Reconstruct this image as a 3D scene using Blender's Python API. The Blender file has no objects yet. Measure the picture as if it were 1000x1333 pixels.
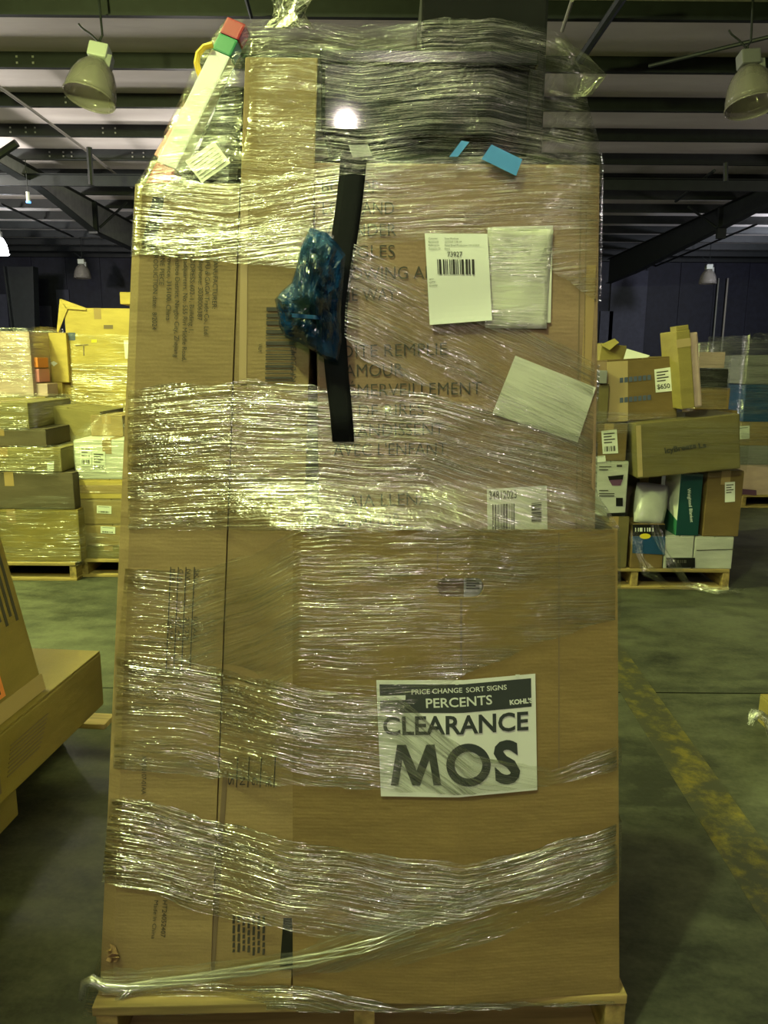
import bpy, bmesh, math, random
from mathutils import Vector, Matrix, noise

random.seed(7)
SC = bpy.context.scene
COL = SC.collection
R = math.radians
# ------------------------------------------------------------------ camera
PITCH, ROLL, FPX, EYE = R(11), R(0.45), 1000.0, 1.45
cd = bpy.data.cameras.new('camera'); cam = bpy.data.objects.new('camera', cd); COL.objects.link(cam)
cd.sensor_fit = 'VERTICAL'; cd.sensor_height = 36; cd.lens = 36 * FPX / 1333; cd.clip_start = .02; cd.clip_end = 200
cam.matrix_world = Matrix.Translation((0, 0, EYE)) @ Matrix.Rotation(R(90) - PITCH, 4, 'X') @ Matrix.Rotation(ROLL, 4, 'Z')
SC.camera = cam
# ------------------------------------------------------------------ world, lamps and added fill lights, exposure
SC.view_settings.view_transform = 'Standard'; SC.view_settings.look = 'None'
SC.view_settings.exposure = 0.0; SC.view_settings.gamma = 1; SC.view_settings.use_curve_mapping = False
SC.cycles.use_denoising = True
SC.cycles.transparent_max_bounces = 24
SC.cycles.sample_clamp_indirect = 6
wd = bpy.data.worlds.new('hall_air'); SC.world = wd; wd.use_nodes = True
wd.node_tree.nodes['Background'].inputs[0].default_value = (.6, .65, .8, 1)
wd.node_tree.nodes['Background'].inputs[1].default_value = .01

YEL = (.83, 1.0, .40); YELB = (.86, 1.0, .32); PINK = (1.0, .84, .80); COOL = (.86, .88, 1.0)
def lamp(name, loc, power, col, rad=.2):
    l = bpy.data.lights.new(name, 'POINT'); l.energy = power; l.color = col; l.shadow_soft_size = rad
    o = bpy.data.objects.new(name, l); o.location = loc; COL.objects.link(o); return o
lamp('lamp_and_fill', (-1.25, -.3, 4.7), 470, YEL, .08)
lamp('lamp_and_fill', (-3.4, -6.2, 4.5), 110, YELB, .10)
lamp('lamp_and_fill', (.2, -6.6, 4.5), 320, PINK, .10)
lamp('lamp_and_fill', (-3.7, 3.1, 4.3), 1150, YELB, .2)
lamp('lamp_and_fill', (-9.0, 13, 3.8), 1400, (1, .92, .84), .25)  # fill light added to brighten the left ceiling
lamp('lamp_and_fill', (-3.2, 14.0, 3.9), 90, (1, .92, .84), .2)  # fill light added to lighten the left girder
lamp('lamp_and_fill', (9.5, 11.0, 3.7), 130, (1, .9, .85), .25)  # fill light added for the ceiling on the right
lamp('lamp_and_fill', (11.3, 20.5, 4.4), 420, COOL, .25)
lamp('lamp_and_fill', (-9.9, 20.5, 4.15), 300, COOL, .25)

# ------------------------------------------------------------------ pixel rays of the photograph onto real planes
def ray(px, py):
    u = (px - 500) / FPX; v = (666.5 - py) / FPX
    c, s = math.cos(ROLL), math.sin(ROLL)
    u, v = u * c - v * s, u * s + v * c
    return Vector((u, math.cos(PITCH) + v * math.sin(PITCH), v * math.cos(PITCH) - math.sin(PITCH)))
CAM = Vector((0, 0, EYE))
def aty(px, py, Y): d = ray(px, py); return CAM + d * (Y / d.y)
def atz(px, py, Z): d = ray(px, py); return CAM + d * ((Z - EYE) / d.z)
def S(fn, px, py, off=0.0):
    Y = 1.45
    for _ in range(6):
        p = aty(px, py, Y); Y = fn(p.x, p.z) - off
    return aty(px, py, Y)
def interp(tab, x):
    if x <= tab[0][0]: return tab[0][1]
    for (a, b), (c, d) in zip(tab, tab[1:]):
        if x <= c: return b + (d - b) * (x - a) / (c - a)
    return tab[-1][1]

# ------------------------------------------------------------------ materials
def newmat(name):
    m = bpy.data.materials.new(name); m.use_nodes = True; nt = m.node_tree
    return m, nt, nt.nodes['Principled BSDF'], nt.nodes['Material Output']
def nd(nt, t, **kw):
    n = nt.nodes.new(t)
    for k, v in kw.items():
        if k.startswith('i_'):
            n.inputs[int(k[2:])].default_value = v
        else: setattr(n, k, v)
    return n
def ramp(nt, src, p0, c0, p1, c1):
    r = nt.nodes.new('ShaderNodeValToRGB'); e = r.color_ramp.elements
    e[0].position = p0; e[0].color = c0; e[1].position = p1; e[1].color = c1
    nt.links.new(src, r.inputs[0]); return r.outputs[0]
def mth(nt, op, a, b=None):
    n = nt.nodes.new('ShaderNodeMath'); n.operation = op
    for i, x in enumerate((a, b)):
        if x is None: continue
        if isinstance(x, (int, float)): n.inputs[i].default_value = x
        else: nt.links.new(x, n.inputs[i])
    return n.outputs[0]
def plain(name, col, rough=.6, metal=0, spec=.5, emit=None, var=0, coat=0):
    m, nt, b, o = newmat(name)
    b.inputs['Base Color'].default_value = (*col, 1); b.inputs['Roughness'].default_value = rough
    b.inputs['Metallic'].default_value = metal; b.inputs['Specular IOR Level'].default_value = spec
    b.inputs['Coat Weight'].default_value = coat; b.inputs['Coat Roughness'].default_value = .08
    if var:
        tc = nd(nt, 'ShaderNodeTexCoord'); n = nd(nt, 'ShaderNodeTexNoise'); n.inputs['Scale'].default_value = 7; n.inputs['Detail'].default_value = 4
        nt.links.new(tc.outputs['Object'], n.inputs['Vector'])
        c = ramp(nt, n.outputs[0], .3, (*[x * (1 - var) for x in col], 1), .7, (*[min(1, x * (1 + var)) for x in col], 1))
        nt.links.new(c, b.inputs['Base Color'])
    if emit:
        b.inputs['Emission Color'].default_value = (*emit[0], 1); b.inputs['Emission Strength'].default_value = emit[1]
    return m
def cardboard(name, col, rough=.72, flute=1.0):
    m, nt, b, o = newmat(name)
    tc = nd(nt, 'ShaderNodeTexCoord')
    mp = nd(nt, 'ShaderNodeMapping'); mp.inputs['Scale'].default_value = (3, 3, 9); nt.links.new(tc.outputs['Object'], mp.inputs[0])
    n = nd(nt, 'ShaderNodeTexNoise'); n.inputs['Scale'].default_value = 1.3; n.inputs['Detail'].default_value = 5; nt.links.new(mp.outputs[0], n.inputs['Vector'])
    n2 = nd(nt, 'ShaderNodeTexNoise'); n2.inputs['Scale'].default_value = 240; nt.links.new(tc.outputs['Object'], n2.inputs['Vector'])
    s = mth(nt, 'ADD', mth(nt, 'MULTIPLY', n.outputs[0], .75), mth(nt, 'MULTIPLY', n2.outputs[0], .25))
    c = ramp(nt, s, .3, (*[x * .8 for x in col], 1), .7, (*[min(1, x * 1.16) for x in col], 1))
    nt.links.new(c, b.inputs['Base Color']); b.inputs['Roughness'].default_value = rough
    b.inputs['Specular IOR Level'].default_value = .25
    w = nd(nt, 'ShaderNodeTexWave'); w.inputs['Scale'].default_value = 42; w.inputs['Distortion'].default_value = 1.5; w.bands_direction = 'Z'
    nt.links.new(tc.outputs['Object'], w.inputs['Vector'])
    h = mth(nt, 'ADD', mth(nt, 'MULTIPLY', w.outputs['Fac'], .07 * flute), mth(nt, 'MULTIPLY', n.outputs[0], 6))
    bp = nd(nt, 'ShaderNodeBump'); bp.inputs['Strength'].default_value = .35; bp.inputs['Distance'].default_value = .0035
    nt.links.new(h, bp.inputs['Height']); nt.links.new(bp.outputs[0], b.inputs['Normal'])
    return m
def wood(name, col, axis):
    m, nt, b, o = newmat(name)
    tc = nd(nt, 'ShaderNodeTexCoord'); oi = nd(nt, 'ShaderNodeObjectInfo')
    mp = nd(nt, 'ShaderNodeMapping'); sc = [22, 22, 22]; sc[axis] = 1.6; mp.inputs['Scale'].default_value = sc
    nt.links.new(tc.outputs['Object'], mp.inputs[0])
    n = nd(nt, 'ShaderNodeTexNoise'); n.noise_dimensions = '4D'; n.inputs['Scale'].default_value = 1.6; n.inputs['Detail'].default_value = 6
    nt.links.new(mp.outputs[0], n.inputs['Vector']); nt.links.new(mth(nt, 'MULTIPLY', oi.outputs['Random'], 30), n.inputs['W'])
    c = ramp(nt, n.outputs[0], .32, (*[x * .5 for x in col], 1), .68, (*[min(1, x * 1.25) for x in col], 1))
    nt.links.new(c, b.inputs['Base Color']); b.inputs['Roughness'].default_value = .8
    bp = nd(nt, 'ShaderNodeBump'); bp.inputs['Strength'].default_value = .4; bp.inputs['Distance'].default_value = .002
    nt.links.new(n.outputs[0], bp.inputs['Height']); nt.links.new(bp.outputs[0], b.inputs['Normal'])
    return m
def film(name, gloss=.16, haze=.12, rough=.14, amp=1.0, cover=.5, tint=(.97, .98, .95), seed=0.0, scale=1.0, streak=1.0):
    """clear stretch film: transparent sheet, glossy on fine creases that run along its length (UV in metres)"""
    m, nt, b, o = newmat(name); nt.nodes.remove(b); L = nt.links.new
    uv = nd(nt, 'ShaderNodeTexCoord'); sp = nd(nt, 'ShaderNodeSeparateXYZ'); L(uv.outputs['UV'], sp.inputs[0])
    U, V = sp.outputs[0], sp.outputs[1]
    def vec(us, vs, z, vv=None):
        c = nd(nt, 'ShaderNodeCombineXYZ'); L(mth(nt, 'MULTIPLY', U, us * scale), c.inputs[0]); L(mth(nt, 'MULTIPLY', vv or V, vs * scale), c.inputs[1]); c.inputs[2].default_value = z + seed
        return c.outputs[0]
    def nz(v, det=2, rg=.5):
        n = nd(nt, 'ShaderNodeTexNoise'); n.inputs['Scale'].default_value = 1; n.inputs['Detail'].default_value = det; n.inputs['Roughness'].default_value = rg
        L(v, n.inputs['Vector']); return n.outputs[0]
    w0 = nz(vec(5, 6, 3.3), 1)
    vw = mth(nt, 'ADD', V, mth(nt, 'MULTIPLY', mth(nt, 'SUBTRACT', w0, .5), .028))
    a = nz(vec(9, 380, 1.1, vw), 2); bb = nz(vec(6, 165, 5.5, vw), 2); c = nz(vec(95, 130, 9.1), 2, .6); d = nz(vec(7, 16, 2.7), 2)
    h = mth(nt, 'ADD', mth(nt, 'MULTIPLY', a, .0015 * streak), mth(nt, 'MULTIPLY', bb, .0033 * streak))
    h = mth(nt, 'ADD', h, mth(nt, 'MULTIPLY', c, .0016)); h = mth(nt, 'ADD', h, mth(nt, 'MULTIPLY', d, .012))
    bp = nd(nt, 'ShaderNodeBump'); bp.inputs['Strength'].default_value = 1; bp.inputs['Distance'].default_value = amp; L(h, bp.inputs['Height'])
    patch = nz(vec(5, 15, 7.7, vw), 3, .6)
    mk = ramp(nt, patch, cover - .12, (0, 0, 0, 1), cover + .12, (1, 1, 1, 1))
    fine = ramp(nt, nz(vec(7, 200, 4.4, vw), 2), .40, (.12, .12, .12, 1), .64, (1, 1, 1, 1))
    k = mth(nt, 'ADD', mth(nt, 'MULTIPLY', mk, .85), .15)
    gl = nd(nt, 'ShaderNodeBsdfAnisotropic'); gl.distribution = 'GGX'; gl.inputs['Color'].default_value = (1, 1, 1, 1); gl.inputs['Roughness'].default_value = rough
    L(bp.outputs[0], gl.inputs['Normal'])
    tr = nd(nt, 'ShaderNodeBsdfTransparent'); tr.inputs[0].default_value = (*tint, 1)
    df = nd(nt, 'ShaderNodeBsdfDiffuse'); df.inputs[0].default_value = (.85, .86, .83, 1); L(bp.outputs[0], df.inputs['Normal'])
    m1 = nd(nt, 'ShaderNodeMixShader'); L(mth(nt, 'MULTIPLY', mth(nt, 'MULTIPLY', k, fine), haze), m1.inputs[0]); L(tr.outputs[0], m1.inputs[1]); L(df.outputs[0], m1.inputs[2])
    m2 = nd(nt, 'ShaderNodeMixShader'); sp2 = ramp(nt, nz(vec(8, 230, 6.6, vw), 3, .6), .42, (.22, .22, .22, 1), .60, (1, 1, 1, 1))
    L(mth(nt, 'MULTIPLY', mth(nt, 'MULTIPLY', k, sp2), gloss), m2.inputs[0]); L(m1.outputs[0], m2.inputs[1]); L(gl.outputs[0], m2.inputs[2])
    L(m2.outputs[0], o.inputs[0]); return m

M = {}
M['card'] = cardboard('brown_cardboard', (.29, .21, .10))
M['card_pink'] = cardboard('rosy_brown_cardboard', (.265, .178, .115))
M['card_c'] = cardboard('tawny_cardboard', (.235, .162, .066))
M['card_old'] = cardboard('worn_cardboard', (.25, .19, .06))
M['card_yel'] = cardboard('yellow_cardboard', (.50, .37, .11))
M['card_olive'] = cardboard('olive_cardboard', (.22, .18, .075))
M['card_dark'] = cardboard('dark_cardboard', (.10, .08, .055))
M['card_r'] = cardboard('dull_brown_cardboard', (.25, .165, .065))
M['card_mauve'] = cardboard('mauve_cardboard', (.50, .36, .34))
M['card_olive_dim'] = cardboard('dim_olive_cardboard', (.145, .118, .052))  # dim copies: the right background's shade is put into their colour
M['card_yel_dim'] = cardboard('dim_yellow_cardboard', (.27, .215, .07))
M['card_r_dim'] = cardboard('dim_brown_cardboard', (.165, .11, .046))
M['white_box_dim'] = cardboard('dim_white_carton_board', (.46, .47, .46), .6, .2)  # white board, darkened in colour for the shaded right stack
M['inner'] = cardboard('bare_cardboard', (.27, .17, .08))
M['white_box'] = cardboard('white_carton_board', (.66, .66, .64), .6, .2)
M['paper'] = plain('white_paper', (.78, .80, .78), .75)
M['paper2'] = plain('cream_paper', (.66, .66, .60), .75, var=.04)
M['ink'] = plain('black_ink', (.025, .024, .022), .7)
M['ink_grey'] = plain('grey_ink', (.05, .046, .038), .75)
M['ink_soft'] = plain('faint_brown_ink', (.17, .12, .07), .75)
M['ink_blue'] = plain('blue_ink', (.07, .09, .16), .7)
M['ink_white'] = plain('white_ink', (.72, .76, .72), .7)
M['header'] = plain('charcoal_ink', (.035, .042, .045), .6)
M['tape'] = plain('clear_brown_tape', (.36, .25, .12), .25, spec=.5)
M['tape_clear'] = plain('parcel_tape', (.44, .33, .18), .2, spec=.6)
M['black_tape'] = plain('black_tape', (.012, .013, .012), .35)
M['strap'] = plain('black_webbing', (.008, .009, .011), .8, spec=.15, var=.2)
M['black_plastic'] = plain('black_plastic', (.008, .011, .009), .13, spec=.25, coat=.1)
M['black_gloss'] = plain('glossy_black_plastic', (.007, .009, .008), .055, spec=.16)
M['black_matte'] = plain('black_fabric', (.010, .010, .011), .85, spec=.1, var=.2)
M['blue_tape'] = plain('blue_masking_tape', (.055, .25, .62), .6, var=.08)
M['blue_bag'] = None
M['red'] = plain('red_card', (.32, .02, .035), .4)
M['pinkcard'] = plain('pink_card', (.62, .22, .25), .4)
M['green'] = plain('green_card', (.03, .22, .09), .4)
M['yellow_cord'] = plain('yellow_cord', (.75, .52, .04), .5)
M['yellow'] = plain('yellow_sticker', (.75, .62, .03), .5)
M['orange'] = plain('orange_sticker', (.82, .26, .06), .55)
M['teal'] = plain('teal_card', (.006, .05, .054), .45)
M['tealdeep'] = plain('green_card_side', (.03, .17, .10), .45)
M['blue_card'] = plain('blue_card', (.010, .06, .17), .45)
M['grey_pale'] = plain('pale_grey_paper', (.36, .37, .36), .7)
M['grey_card'] = plain('grey_card', (.22, .22, .23), .6)
M['mailer'] = plain('grey_poly_mailer', (.42, .43, .43), .25, var=.12)
M['pot'] = plain('purple_print', (.12, .05, .12), .5)
M['wood'] = wood('pallet_wood_long', (.36, .26, .10), 0)
M['wood_y'] = wood('pallet_wood_cross', (.34, .24, .09), 1)
M['wood_pale'] = wood('pale_board_wood', (.62, .46, .2), 0)
M['steel'] = plain('black_painted_steel', (.012, .016, .016), .55, var=.25)
M['steel_grey'] = plain('grey_painted_steel', (.34, .35, .33), .55, var=.15)
M['rod'] = plain('galvanised_rod', (.35, .33, .30), .5, metal=.3)
M['bolt'] = plain('bolt_heads', (.45, .45, .42), .4, metal=.6)
M['white_paint'] = plain('white_enamel', (.62, .66, .58), .5)
M['bulb'] = plain('lit_lamp', (1, 1, 1), .4, emit=((.93, .95, 1.0), 14))
M['blue_glow'] = plain('lit_blue_tip', (.3, .6, 1), .4, emit=((.1, .4, 1.0), 1.5))
M['navy'] = plain('navy_wall_sheet', (.016, .018, .036), .6, var=.25)
M['navy_light'] = plain('pale_wall_panel', (.06, .064, .105), .6, var=.15)
M['wall_dark'] = plain('dark_wall_sheet', (.03, .03, .035), .8)
def mk_ceiling():
    m, nt, b, o = newmat('faced_roof_insulation'); L = nt.links.new
    tc = nd(nt, 'ShaderNodeTexCoord'); mp = nd(nt, 'ShaderNodeMapping'); mp.inputs['Scale'].default_value = (.35, 1.2, 1); L(tc.outputs['Object'], mp.inputs[0])
    n = nd(nt, 'ShaderNodeTexNoise'); n.inputs['Scale'].default_value = 1.5; n.inputs['Detail'].default_value = 5; L(mp.outputs[0], n.inputs['Vector'])
    L(ramp(nt, n.outputs[0], .3, (.62, .57, .53, 1), .7, (.80, .76, .72, 1)), b.inputs['Base Color']); b.inputs['Roughness'].default_value = .7
    bp = nd(nt, 'ShaderNodeBump'); bp.inputs['Strength'].default_value = .5; bp.inputs['Distance'].default_value = .05; L(n.outputs[0], bp.inputs['Height']); L(bp.outputs[0], b.inputs['Normal'])
    return m
M['roof'] = mk_ceiling()
def mk_floor():
    m, nt, b, o = newmat('worn_concrete'); L = nt.links.new
    tc = nd(nt, 'ShaderNodeTexCoord')
    def nz(scale, det, rg=.6, sx=1, sy=1):
        mp = nd(nt, 'ShaderNodeMapping'); mp.inputs['Scale'].default_value = (sx, sy, 1); mp.inputs['Rotation'].default_value = (0, 0, .5); L(tc.outputs['Object'], mp.inputs[0])
        n = nd(nt, 'ShaderNodeTexNoise'); n.inputs['Scale'].default_value = scale; n.inputs['Detail'].default_value = det; n.inputs['Roughness'].default_value = rg; L(mp.outputs[0], n.inputs['Vector']); return n.outputs[0]
    big = nz(1.5, 6, .65); mid = nz(5, 8, .7, 1, 2.2); fine = nz(60, 4)
    s = mth(nt, 'ADD', mth(nt, 'ADD', mth(nt, 'MULTIPLY', big, .5), mth(nt, 'MULTIPLY', mid, .4)), mth(nt, 'MULTIPLY', fine, .1))
    c = ramp(nt, s, .42, (.024, .026, .018, 1), .59, (.10, .104, .070, 1))
    L(c, b.inputs['Base Color']); L(ramp(nt, mid, .3, (.62, .62, .62, 1), .7, (.88, .88, .88, 1)), b.inputs['Roughness'])
    bp = nd(nt, 'ShaderNodeBump'); bp.inputs['Strength'].default_value = .3; bp.inputs['Distance'].default_value = .004; L(fine, bp.inputs['Height']); L(bp.outputs[0], b.inputs['Normal'])
    return m
M['floor'] = mk_floor()
def mk_line():
    m, nt, b, o = newmat('worn_yellow_floor_paint'); L = nt.links.new
    tc = nd(nt, 'ShaderNodeTexCoord'); n = nd(nt, 'ShaderNodeTexNoise'); n.inputs['Scale'].default_value = 9; n.inputs['Detail'].default_value = 9; n.inputs['Roughness'].default_value = .75
    L(tc.outputs['Object'], n.inputs['Vector'])
    L(ramp(nt, n.outputs[0], .47, (.050, .050, .034, 1), .68, (.22, .17, .022, 1)), b.inputs['Base Color']); b.inputs['Roughness'].default_value = .6
    return m
M['line'] = mk_line()
def mk_bag():
    m, nt, b, o = newmat('crumpled_blue_film'); L = nt.links.new
    b.inputs['Base Color'].default_value = (.006, .045, .12, 1); b.inputs['Roughness'].default_value = .16
    b.inputs['Coat Weight'].default_value = .5
    tc = nd(nt, 'ShaderNodeTexCoord'); v = nd(nt, 'ShaderNodeTexVoronoi'); v.inputs['Scale'].default_value = 16; L(tc.outputs['Object'], v.inputs['Vector'])
    n = nd(nt, 'ShaderNodeTexNoise'); n.inputs['Scale'].default_value = 16; n.inputs['Detail'].default_value = 3; L(tc.outputs['Object'], n.inputs['Vector'])
    L(ramp(nt, n.outputs[0], .35, (.002, .010, .035, 1), .72, (.006, .06, .19, 1)), b.inputs['Base Color'])
    bp = nd(nt, 'ShaderNodeBump'); bp.inputs['Strength'].default_value = .9; bp.inputs['Distance'].default_value = .012
    L(mth(nt, 'ADD', v.outputs['Distance'], n.outputs[0]), bp.inputs['Height']); L(bp.outputs[0], b.inputs['Normal'])
    tr = nd(nt, 'ShaderNodeBsdfTransparent'); tr.inputs[0].default_value = (.25, .6, .85, 1)
    mx = nd(nt, 'ShaderNodeMixShader'); mx.inputs[0].default_value = .82; L(tr.outputs[0], mx.inputs[1]); L(b.outputs[0], mx.inputs[2]); L(mx.outputs[0], o.inputs[0])
    return m
M['blue_bag'] = mk_bag()
def mk_dome():
    m, nt, b, o = newmat('clear_ribbed_dome'); L = nt.links.new
    b.inputs['Base Color'].default_value = (.50, .47, .43, 1); b.inputs['Roughness'].default_value = .15; b.inputs['Coat Weight'].default_value = .6
    tr = nd(nt, 'ShaderNodeBsdfTransparent'); tr.inputs[0].default_value = (.75, .73, .7, 1)
    mx = nd(nt, 'ShaderNodeMixShader'); mx.inputs[0].default_value = .38; L(tr.outputs[0], mx.inputs[1]); L(b.outputs[0], mx.inputs[2]); L(mx.outputs[0], o.inputs[0])
    return m
M['dome'] = mk_dome()
M['film_heavy'] = film('stretch_film_dense', .72, .10, .095, 1.3, .45)
M['film_mid'] = film('stretch_film', .55, .05, .095, 1.2, .48, seed=4.2)
M['film_light'] = film('stretch_film_thin', 0.35, .02, .095, 1.1, .52, seed=8.1)
M['film_tent'] = film('stretch_film_tent', .34, .010, .10, 1.9, .50, seed=13.0, streak=.8)
M['glint_film'] = film('stretch_film_smooth', .045, .0, .10, .12, .1, seed=40)
M['film_low'] = film('stretch_film_low', .80, .10, .095, 2.2, .40, seed=31)
M['film_rope'] = film('stretch_film_rope', .3, .4, .2, 1.0, .25, seed=17)
M['film_far'] = film('stretch_film_far', .34, .08, .16, 2.6, .45, seed=21, scale=.42)
M['film_far_clear'] = film('stretch_film_far_thin', .10, .06, .16, 2.0, .5, seed=25, scale=.4)

# ------------------------------------------------------------------ builders
def setp(o, label=None, cat=None, group=None, kind=None):
    for k, v in (('label', label), ('category', cat), ('group', group), ('kind', kind)):
        if v: o[k] = v
    return o
def thing(name, label, cat, loc=(0, 0, 0), rot=(0, 0, 0), group=None, kind=None):
    o = bpy.data.objects.new(name, None); COL.objects.link(o); o.empty_display_size = .1
    mw = Matrix.Translation(loc) @ Matrix.Rotation(rot[2], 4, 'Z') @ Matrix.Rotation(rot[1], 4, 'Y') @ Matrix.Rotation(rot[0], 4, 'X')
    o.matrix_world = mw; o.location = loc; o.rotation_euler = mw.to_euler()
    W[o.name] = mw
    return setp(o, label, cat, group, kind)
W = {}
class MB:
    """collects world-space verts / faces and links them as ONE mesh object (a part of parent when given)"""
    def __init__(s): s.v = []; s.f = []; s.uv = {}; s.mi = []
    def add(s, vs, fs):
        b = len(s.v); s.v += [Vector(p) for p in vs]; s.f += [tuple(i + b for i in f) for f in fs]; return s
    def hexa(s, c, bevel=0.0, seg=2):
        """c: 8 corners: bottom FL FR BR BL then top FL FR BR BL"""
        fs = [(3, 2, 1, 0), (4, 5, 6, 7), (0, 1, 5, 4), (1, 2, 6, 5), (2, 3, 7, 6), (3, 0, 4, 7)]
        if not bevel: return s.add(c, fs)
        bm = bmesh.new(); vs = [bm.verts.new(p) for p in c]
        for f in fs: bm.faces.new([vs[i] for i in f])
        bmesh.ops.bevel(bm, geom=bm.edges[:], offset=bevel, segments=seg, affect='EDGES', profile=.6)
        bm.verts.index_update(); s.add([v.co.copy() for v in bm.verts], [[v.index for v in f.verts] for f in bm.faces]); bm.free(); return s
    def box(s, x0, x1, y0, y1, z0, z1, mat=None, bevel=0.0):
        c = [Vector(p) for p in ((x0, y0, z0), (x1, y0, z0), (x1, y1, z0), (x0, y1, z0), (x0, y0, z1), (x1, y0, z1), (x1, y1, z1), (x0, y1, z1))]
        if mat is not None: c = [mat @ p for p in c]
        return s.hexa(c, bevel)
    def tube(s, pts, r, n=8, r2=None):
        pts = [Vector(p) for p in pts]; rings = []; N = len(pts); up = None
        for i, p in enumerate(pts):
            t = (pts[min(i + 1, N - 1)] - pts[max(i - 1, 0)]).normalized()
            if up is None: up = t.orthogonal().normalized()
            up = (up - t * up.dot(t)).normalized(); w = t.cross(up)
            rr = r[i] if isinstance(r, (list, tuple)) else (r if r2 is None else r + (r2 - r) * i / (N - 1))
            rings.append([p + (up * math.cos(a) + w * math.sin(a)) * rr for a in [2 * math.pi * k / n for k in range(n)]])
        vs = [q for g in rings for q in g]; fs = []
        for i in range(N - 1):
            for k in range(n): fs.append((i * n + k, i * n + (k + 1) % n, (i + 1) * n + (k + 1) % n, (i + 1) * n + k))
        fs.append(tuple(range(n))[::-1]); fs.append(tuple((N - 1) * n + k for k in range(n)))
        return s.add(vs, fs)
    def lathe(s, prof, mat, n=24):
        vs = [mat @ Vector((r * math.cos(2 * math.pi * k / n), r * math.sin(2 * math.pi * k / n), z)) for r, z in prof for k in range(n)]
        fs = [(i * n + k, i * n + (k + 1) % n, (i + 1) * n + (k + 1) % n, (i + 1) * n + k) for i in range(len(prof) - 1) for k in range(n)]
        return s.add(vs, fs)
    def grid(s, rows, uvs=None):
        """rows: list of lists of points; uvs in the same layout"""
        n = len(rows[0]); b = len(s.v); s.v += [Vector(p) for r in rows for p in r]
        for i in range(len(rows) - 1):
            for k in range(n - 1):
                f = (b + i * n + k, b + i * n + k + 1, b + (i + 1) * n + k + 1, b + (i + 1) * n + k)
                if uvs: s.uv[len(s.f)] = [uvs[i][k], uvs[i][k + 1], uvs[i + 1][k + 1], uvs[i + 1][k]]
                s.f.append(f)
        return s
    def build(s, name, mat, parent=None, smooth=False, label=None, cat=None, group=None, kind=None):
        if not s.v: return None
        inv = W[parent.name].inverted() if parent is not None else None
        off = None
        vs = s.v
        if inv is not None: vs = [inv @ p for p in vs]
        else:
            off = Vector((sum(p.x for p in vs) / len(vs), sum(p.y for p in vs) / len(vs), min(p.z for p in vs))); vs = [p - off for p in vs]
        me = bpy.data.meshes.new(name); me.from_pydata([tuple(p) for p in vs], [], s.f); me.materials.append(mat)
        if s.uv:
            ul = me.uv_layers.new(name='UVMap')
            for p in me.polygons:
                q = s.uv.get(p.index)
                if q:
                    for li, c in zip(p.loop_indices, q): ul.data[li].uv = c
        if smooth:
            for p in me.polygons: p.use_smooth = True
        me.update()
        o = bpy.data.objects.new(name, me); COL.objects.link(o)
        if parent is not None: o.parent = parent; W[o.name] = W[parent.name]
        else: o.location = off; W[o.name] = Matrix.Translation(off)
        return setp(o, label, cat, group, kind)
def solid(o, t, off=0):
    md = o.modifiers.new('thickness', 'SOLIDIFY'); md.thickness = t; md.offset = off; return o

# ---- lettering: outlines laid on a surface y = fn(x, z), placed by baseline start, baseline end and cap height
FONT_H = {}
def glyphs(txt, bold=0.0, space=1.0):
    cu = bpy.data.curves.new('t', 'FONT'); cu.body = txt; cu.resolution_u = 3; cu.offset = bold; cu.space_character = space
    ob = bpy.data.objects.new('t', cu); COL.objects.link(ob)
    dg = bpy.context.evaluated_depsgraph_get(); me = bpy.data.meshes.new_from_object(ob.evaluated_get(dg))
    v = [(p.co.x, p.co.y) for p in me.vertices]; f = [tuple(p.vertices) for p in me.polygons]
    bpy.data.objects.remove(ob); bpy.data.curves.remove(cu); bpy.data.meshes.remove(me)
    return v, f
def text(mb, fn, txt, p0, p1, cap, off=.0022, bold=0.0, space=1.0):
    v, f = glyphs(txt, bold, space)
    if not v: return
    x0 = min(a for a, _ in v); x1 = max(a for a, _ in v); H = .70
    dx, dy = p1[0] - p0[0], p1[1] - p0[1]; l = math.hypot(dx, dy)
    p2 = (p0[0] + dy / l * cap, p0[1] - dx / l * cap)
    O, A, B = S(fn, *p0, off), S(fn, *p1, off), S(fn, *p2, off)
    pts = []
    for a, b in v:
        q = O + (A - O) * ((a - x0) / (x1 - x0)) + (B - O) * (b / H)
        q.y = fn(q.x, q.z) - off; pts.append(q)
    mb.add(pts, f)
def quadpx(mb, fn, c, off=.002):
    """flat print: a quad given by 4 pixel corners on a surface"""
    mb.add([S(fn, *p, off) for p in c], [(0, 1, 2, 3)])
def bars(mb, fn, c, n, off=.0022, vertical=True, seed=1):
    rnd = random.Random(seed); (a, b, d, e) = [Vector(p) for p in c]   # TL TR BR BL
    t = 0; w = []
    while t < n: k = rnd.choice((1, 1, 2, 3)); g = rnd.choice((1, 1, 2)); w.append((t, t + k)); t += k + g
    for s0, s1 in w:
        s0, s1 = s0 / t, min(1, s1 / t)
        if vertical: q = [a.lerp(b, s0), a.lerp(b, s1), e.lerp(d, s1), e.lerp(d, s0)]
        else: q = [a.lerp(e, s0), b.lerp(d, s0), b.lerp(d, s1), a.lerp(e, s1)]
        quadpx(mb, fn, q, off)
def sheet(fn, c, off, nu=10, nv=12, curl=None):
    """a sheet of paper lying on a surface: 4 pixel corners TL TR BR BL"""
    (a, b, d, e) = [Vector(p) for p in c]; rows = []
    for j in range(nv + 1):
        row = []
        for i in range(nu + 1):
            s, t = i / nu, j / nv
            p = a.lerp(b, s).lerp(e.lerp(d, s), t); q = S(fn, p.x, p.y, off)
            if curl: q.y -= curl(s, t)
            row.append(q)
        rows.append(row)
    return MB().grid(rows[::-1])

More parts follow.
